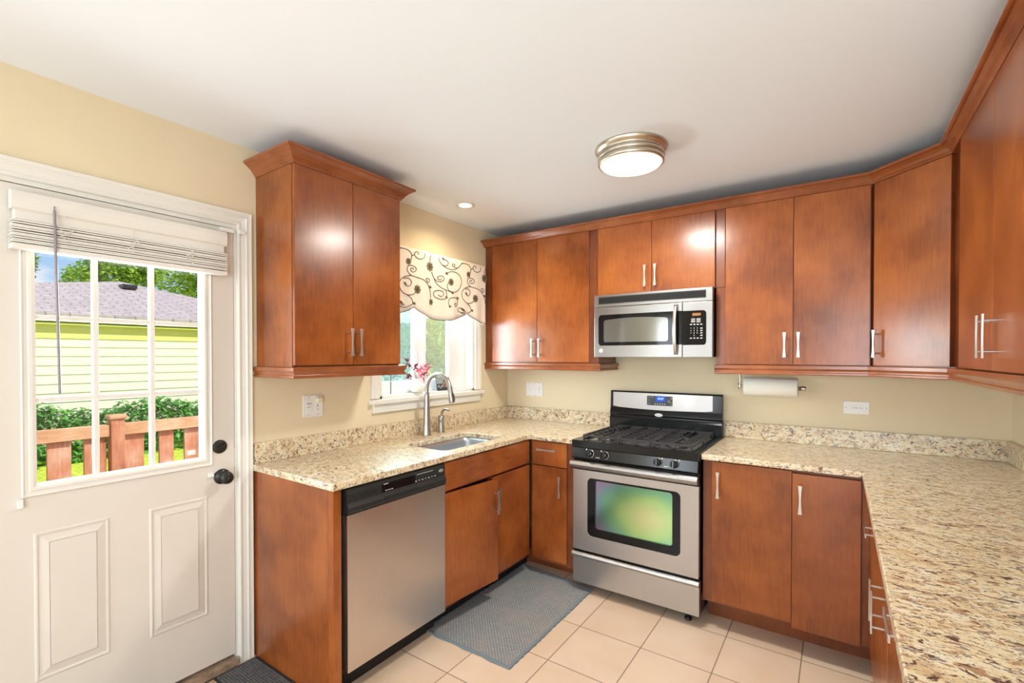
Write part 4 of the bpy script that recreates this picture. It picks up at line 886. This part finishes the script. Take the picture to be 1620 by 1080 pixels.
# night light plugged into the left plate
nl = thing('night_light', (.010, -1.800, 1.205), 'small translucent night light plugged into the left wall plate', 'night light')
g = MB(); g.M = face_left(-1.800, 1.214, .0082); g.prism(rrect(-.014, .014, -.012, .012, .004), 0, .014); obj('housing', g, simple('night_light_shell', (.80, .78, .55), .3), nl, .003)
g = MB(face_left(-1.800, 1.228, .012)); g.prism([(-.016, -.004), (.016, -.004), (.014, .006), (-.004, .010), (-.014, .006)], 0, .010); obj('shade', g, simple('night_light_shade', (.66, .48, .36), .4), nl, .002)

# ------------------------------------------------------------ things on the window sill
SZ = 1.2055
vs_ = thing('vase', (-.025, -1.035, SZ), 'small round cream glass vase on the sink window sill', 'vase')
obj('vessel', MB().lathe([(0, SZ), (.030, SZ), (.048, SZ+.014), (.052, SZ+.032), (.044, SZ+.052), (.024, SZ+.070), (.017, SZ+.082), (.020, SZ+.094), (.017, SZ+.094), (.013, SZ+.082), (.0, SZ+.06)], (-.025, -1.035, 0), 28), 'vase', vs_)
for s in (-1, 1): obj('handle', MB().tube(spline([(-.025, -1.035+s*.018, SZ+.088), (-.025, -1.035+s*.045, SZ+.078), (-.025, -1.035+s*.056, SZ+.052), (-.025, -1.035+s*.050, SZ+.036)], 4), .004, 8), 'vase', vs_)
fb_ = thing('flower_sprig', (-.025, -1.035, SZ+.075), 'burgundy and pink leafy sprig standing in the sill vase', 'flowers')
g = MB(); base = Vector((-.025, -1.035, SZ+.064)); tips = [(-.015, -1.135, 1.415), (-.01, -1.09, 1.37), (.0, -.985, 1.372), (-.01, -.955, 1.34), (-.03, -1.02, 1.36)]
for tp in tips: g.tube(spline([base, base.lerp(Vector(tp), .4)+Vector((0, .004, .016)), Vector(tp)], 5), .0016, 6)
obj('stem', g, 'stem', fb_)
def leaves(mb, c, n, ln, spread, seed):
    random.seed(seed)
    for i in range(n):
        d = Vector((random.uniform(-.5, .9), random.uniform(-1, 1), random.uniform(-.9, .9))).normalized(); side = d.cross(Vector((1, .2, .1))).normalized()
        o = Vector(c)+Vector((random.uniform(-.3, .3), random.uniform(-1, 1), random.uniform(-1, 1)))*spread; l = ln*random.uniform(.7, 1.2); w = l*.2
        nm = d.cross(side)*w*.5
        mb.add([o, o+d*l*.4+side*w, o+d*l, o+d*l*.4-side*w, o+d*l*.4+nm], [(0, 1, 4), (1, 2, 4), (2, 3, 4), (3, 0, 4)], True)
for a_ in ((tips[0], 8, .045, .015, 1), (tips[1], 8, .04, .025, 2), ((-.02, -.99, 1.31), 6, .035, .03, 3), ((-.015, -1.09, 1.32), 5, .05, .02, 7)):
    g = MB(); leaves(g, *a_); obj('leaf_cluster', g, 'leafred', fb_, label='burgundy leaves')
for a_ in ((tips[2], 8, .055, .02, 4), ((-.01, -.985, 1.335), 9, .055, .02, 5), ((-.01, -1.05, 1.345), 4, .045, .015, 6)):
    g = MB(); leaves(g, *a_); obj('blossom', g, 'leafpink', fb_, label='pink petals')
pc = thing('photo_card', (-.035, -.775, SZ), 'small dark decorated card leaning on the sink window sill', 'picture')
ry = Matrix.Translation((-.035, -.775, SZ)) @ Matrix.Rotation(math.radians(12), 4, 'Y')
cm_ = ry.inverted(); fm = Matrix.Translation((-.02, -.775, SZ)) @ basis((0, 0, 0), YP, Vector((-.2, 0, 1)).normalized(), Vector((1, 0, .2)).normalized())
g = MB(fm); g.box(-.068, .068, 0, .098, -.004, 0); cd = obj('card', g, simple('card_navy', (.035, .06, .075), .5), pc)
g = MB(fm); g.prism([(-.066, .050), (.0, .050), (.012, .096), (-.066, .096)], 0, .0006); obj('sky_patch', g, simple('card_grey', (.30, .36, .36), .5), cd)
g = MB(fm); g.prism([(.0, .02), (.062, .016), (.066, .06), (.058, .096), (.012, .096), (.004, .06)], 0, .0012); obj('figure_patch', g, simple('card_brown', (.22, .085, .06), .5, noise=.5, nscale=90), cd)
g = MB(fm); 
for k, (a, b_) in enumerate(((-.050, .030), (-.030, .022), (-.010, .032), (.016, .050), (.040, .070), (.030, .030))):
    g.tube([(a+.011*math.cos(t*.5)*(1-t/16), b_+.011*math.sin(t*.5)*(1-t/16), .0014) for t in range(14)], .0014, 5)
obj('scroll_mark', g, 'label', cd)

# ------------------------------------------------------------ ceiling lights
la = thing('ceiling_light', (1.51, -1.12, 2.35), 'round flush ceiling light with brass rings and glowing glass', 'ceiling light')
obj('canopy', MB().lathe([(0, H-.0005), (.170, H-.0005), (.171, H-.006), (.160, H-.020), (.152, H-.022), (.152, H-.034), (.156, H-.036), (.156, H-.050), (.152, H-.052), (.0, H-.052)], (1.51, -1.12, 0), 64), 'brass', la)
obj('ring', MB().lathe([(.142, H-.0525), (.154, H-.0525), (.155, H-.072), (.150, H-.078), (.146, H-.078), (.142, H-.070), (.142, H-.0525)], (1.51, -1.12, 0), 64), 'brass', la)
obj('glass_shade', MB().lathe([(.0, H-.056), (.1415, H-.056), (.1415, H-.078), (.138, H-.083), (.10, H-.090), (0, H-.093)], (1.51, -1.12, 0), 64), 'lampglass', la)
light('ceiling_light_glow', 'AREA', (1.51, -1.12, H-.10), 25, (1, .96, .88), (0, 0, 0), shape='DISK', size=.26)
cl_ = thing('recessed_light', (.307, -.923, H-.004), 'small recessed can light glowing in the ceiling near the sink window', 'ceiling light')
obj('trim_ring', MB().lathe([(.042, H-.0005), (.062, H-.0005), (.061, H-.004), (.048, H-.007), (.042, H-.004)], (.307, -.923, 0), 40), 'white', cl_); obj('bulb', MB().lathe([(0, H-.001), (.042, H-.001), (.041, H-.005), (0, H-.008)], (.307, -.923, 0), 32), 'bulb', cl_)
light('recessed_light_glow', 'SPOT', (.307, -.923, H-.015), 20, (1, .76, .46), (0, 0, 0), spot_size=math.radians(155), spot_blend=.9, shadow_soft_size=.03)

# ------------------------------------------------------------ mats
mt_ = thing('kitchen_mat', (.81, -1.07, 0), 'worn grey woven mat on the tile floor in front of the sink', 'mat')
def wob(y): return .004*math.sin(y*9)+.002*math.sin(y*31)
g = MB(); K = 40; outer = [(.540+wob(i)*1.0, -.575-i*(.965/K)) for i in range(K+1)]+[(.535+.56*i/10, -1.540+.004*math.sin(i*2.1)) for i in range(1, 10)]+[(1.092+.5*wob(i), -1.540+i*(.910/K)) for i in range(K+1)]+[(1.092-.552*i/8, -.630+.055*i/8) for i in range(1, 8)]
inn = [((x-.813)*.945+.813, (y+1.06)*.965-1.06) for x, y in outer]
g.prism([outer, inn], .0004, .009); obj('binding', g, 'matedge', mt_, .002); g = MB(); g.prism(inn, .0004, .0075); obj('woven_field', g, 'mat', mt_)
dm = thing('door_mat', (.33, -2.55, 0), 'black-edged grey ribbed doormat on the floor in front of the white door', 'mat')
g = MB(); g.box(.030, .62, -3.02, -2.1515, .0003, .006); obj('backing', g, 'rubber', dm, .002)
g = MB(); g2 = MB(); yy = -2.168; k = 0
while yy > -3.0:
    blk = int((-2.168-yy)/.17)
    for xb in range(4):
        x0 = .045+xb*.142; tgt = g2 if blk % 2 else g
        if tgt is g: 
            for q in range(11): tgt.box(x0+q*.0127, x0+q*.0127+.010, yy-.008, yy, .0061, .0095)
        elif k % 2 == 0: tgt.box(x0, x0+.139, yy-.022, yy, .0061, .0085)
    yy -= .0115; k += 1
obj('ribbed_square', g, 'rib', dm); obj('tan_square', g2, 'tan', dm)

# ------------------------------------------------------------ outdoors
def leafcloud(mb, blobs, n, ls, seed):
    random.seed(seed)
    vol = [r[0]*r[1]*r[2] for _, r in blobs]; tot = sum(vol)
    for (c, r), v_ in zip(blobs, vol):
        for _ in range(int(n*v_/tot)):
            d = Vector((random.gauss(0, 1), random.gauss(0, 1), random.gauss(0, 1))).normalized(); q = random.uniform(.55, 1.05)
            p = Vector((c[0]+d.x*r[0]*q, c[1]+d.y*r[1]*q, c[2]+d.z*r[2]*q)); a = Vector((random.uniform(-1, 1), random.uniform(-1, 1), random.uniform(-.8, .4))).normalized(); b = a.cross(Vector((random.uniform(-1, 1), random.uniform(-1, 1), 1))).normalized(); l = ls*random.uniform(.6, 1.3)
            mb.add([p, p+a*l*.5+b*l*.28, p+a*l, p+a*l*.5-b*l*.28], [(0, 1, 2, 3)])
def tree(loc, blobs, n, ls, mat, lab, seed, group='trees behind the garage'):
    t = thing('tree', loc, lab, 'tree', None); g = MB(); g.tube([loc, (loc[0], loc[1], blobs[0][0][2])], [.18, .09], 8)
    for c, r in blobs: g.tube([(loc[0], loc[1], blobs[0][0][2]*.6), ((loc[0]+c[0])/2, (loc[1]+c[1])/2, c[2]-.2*r[2]), c], [.07, .05, .02], 6)
    obj('trunk', g, 'bark', t); g = MB(); leafcloud(g, blobs, n, ls, seed); obj('foliage', g, mat, t); return t
GZ = -.5
struct('ground', bx(-45, -T-.01, -30, 40, GZ-.1, GZ), 'grass', origin=(0, 0, 0))
struct('deck', bx(-2.55, -T-.011, -4.4, 1.5, GZ, -.12), 'decking')
rl = thing('deck_railing', (-2.4, -1.9, -.12), 'weathered red cedar deck railing with a post outside the door', 'railing')
obj('post', MB().box(-2.425, -2.335, -2.062, -1.975, -.12, .955), 'decking', rl, .006); obj('post_cap', bx(-2.44, -2.32, -2.078, -1.960, .955, .992), 'deckingh', rl, .012)
obj('post', MB().box(-2.425, -2.335, .20, .29, -.12, .955), 'decking', rl, .006); obj('post', MB().box(-2.425, -2.335, -4.30, -4.21, -.12, .955), 'decking', rl, .006)
for y0, y1 in ((-4.21, -2.062), (-1.975, .20)):
    obj('top_rail', bx(-2.40, -2.36, y0, y1, .822, .920), 'deckingh', rl, .006); obj('bottom_rail', bx(-2.40, -2.36, y0, y1, -.02, .07), 'deckingh', rl, .006)
for y0, y1 in ((-2.416, -2.282), (-2.210, -2.075), (-1.965, -1.830), (-1.723, -1.617), (-1.535, -1.405), (-1.32, -1.20), (-1.11, -.98), (-.9, -.77), (-2.62, -2.49), (-2.83, -2.70), (-3.04, -2.91), (-3.25, -3.12), (-3.46, -3.33), (-.69, -.56), (-.48, -.35)):
    obj('picket', bx(-2.425, -2.4005, y0, y1, -.05, .86), 'decking', rl, .003)
ga = thing('garage', (-12, 1, GZ), 'pale yellow sided garage with pinkish shingle hip roof beyond the yard', 'garage')
g = MB(); pr = []; z = GZ
GXw = -10.0
while z < 1.95: pr += [(.022, z), (.004, z+.178)]; z += .178
pr += [(-.1, z), (-.1, GZ)]
g.sweep([(GXw, 4.7), (GXw, -4.5)], [(-a, b_) for a, b_ in pr]); 
for i, p in enumerate(g.v): pass
obj('siding_wall', g, 'siding', ga)
obj('end_wall', bx(-16, GXw-.1, 4.6, 4.7, GZ, 2.05), 'siding', ga); obj('end_wall', bx(-16, GXw-.1, -4.5, -4.4, GZ, 2.05), 'siding', ga)
obj('frieze_board', bx(-10.002, -9.972, -4.5, 4.7, 1.80, 2.09), simple('ochre_frieze', (.80, .72, .22), .6), ga); obj('soffit', bx(-10.1, -9.84, -4.9, 5.08, 2.09, 2.11), 'fascia', ga); obj('fascia', bx(-9.88, -9.84, -4.9, 5.08, 2.06, 2.21), 'fascia', ga)
obj('gutter', bx(-9.835, -9.73, -4.9, 5.08, 2.205, 2.275), 'gutter', ga, .01)
E1 = Vector((-9.72, -4.9, 2.27)); E2 = Vector((-9.72, 5.1, 2.27)); PK = Vector((-13, 1.026, 3.39)); E3 = Vector((-16.5, -4.9, 2.27)); E4 = Vector((-16.5, 5.1, 2.27))
# left hip rises from the far corner so the ridge line reads as in the view
me = bpy.data.meshes.new('roof'); bs = PK.copy(); bs.z = 2.2; rv = [E1-bs, E2-bs, PK-bs, E3-bs, E4-bs]
HL = Vector((-9.55, -3.0-1.9, 2.27))
me.from_pydata(rv, [], [(0, 1, 2), (1, 4, 2), (4, 3, 2), (3, 0, 2)]); uv = me.uv_layers.new()
for p in me.polygons:
    for li in p.loop_indices: c = rv[me.loops[li].vertex_index]; uv.data[li].uv = (c.y, c.z*3.0) if p.index in (0, 2) else (c.x, c.z*3.0)
me.materials.append(M['shingle']); ro = bpy.data.objects.new('roof', me); finish(ro, ga, bs); md = ro.modifiers.new('s', 'SOLIDIFY'); md.thickness = .06; md.offset = -1
obj('roof_vent', bx(-12.45, -12.1, .83, 1.12, 3.13, 3.235), 'blackm', ga, .01, label='black box vent'); obj('vent_pipe', MB().tube([(-12.3, 2.05, 2.9), (-12.3, 2.05, 3.10)], .04, 10), 'gutter', ga)
hg = MB(); random.seed(9)
for i in range(150):
    y = -4.2+i*.062; hgt = .98+.09*math.sin(y*3.1)+random.uniform(-.10, .12); x = -9.3+random.uniform(-.16, .16)
    for _ in range(150):
        t = random.random()**.8; p = Vector((x+random.gauss(0, .07), y+random.gauss(0, .06), GZ+t*hgt)); a = Vector((random.uniform(-1, 1), random.uniform(-1, 1), random.uniform(-.7, .3))).normalized(); b = a.cross(Vector((0, 0, 1))).normalized(); l = random.uniform(.08, .15)
        hg.add([p, p+a*l*.5+b*l*.28, p+a*l, p+a*l*.5-b*l*.28], [(0, 1, 2, 3)])
o = obj('hedge', hg, 'leafh'); tag(o, 'row of leafy green plants growing along the garage wall', 'plants', kind='stuff')
tree((-17.2, -.1, GZ), [((-17.2, -.15, 4.4), (.4, .42, .85)), ((-17.2, -.25, 3.5), (.4, .40, .6))], 2600, .13, 'leafd', 'thin leafy tree left of the garage roof against the sky', 11)
tree((-18.5, 2.6, GZ), [((-18.5, 2.4, 4.4), (1.1, .8, 1.0)), ((-18.5, 1.5, 3.9), (.7, .45, .6)), ((-18.5, 3.2, 4.9), (1.1, .75, 1.0))], 9000, .16, 'leafy', 'bright green bushy tree rising behind the garage roof peak', 12)
tree((-21, 7.0, GZ), [((-21, 6.6, 5.2), (1.4, 1.6, 1.7)), ((-20.8, 7.8, 4.4), (1.2, 1.6, 1.5)), ((-21, 5.2, 4.9), (1, .9, 1.4))], 9500, .18, 'leafy', 'green tree behind the right slope of the garage roof', 13)
tree((-6.2, 4.9, GZ), [((-6.0, 4.6, 1.9), (.9, .8, .8)), ((-5.8, 5.3, 1.0), (.8, .8, .8)), ((-6.2, 5.8, 2.6), (.9, .9, .8)), ((-5.6, 3.9, 2.2), (.5, .5, .6))], 11000, .10, 'leafy', 'bright leafy tree outside the sink window', 14)
tree((-10.5, 10.5, GZ), [((-10.5, 8.6, 2.0), (1.5, 1.8, 2.6)), ((-11.0, 11.2, 2.4), (1.8, 1.6, 2.4))], 14000, .17, 'leafd', 'dark green tree further back outside the sink window', 15)
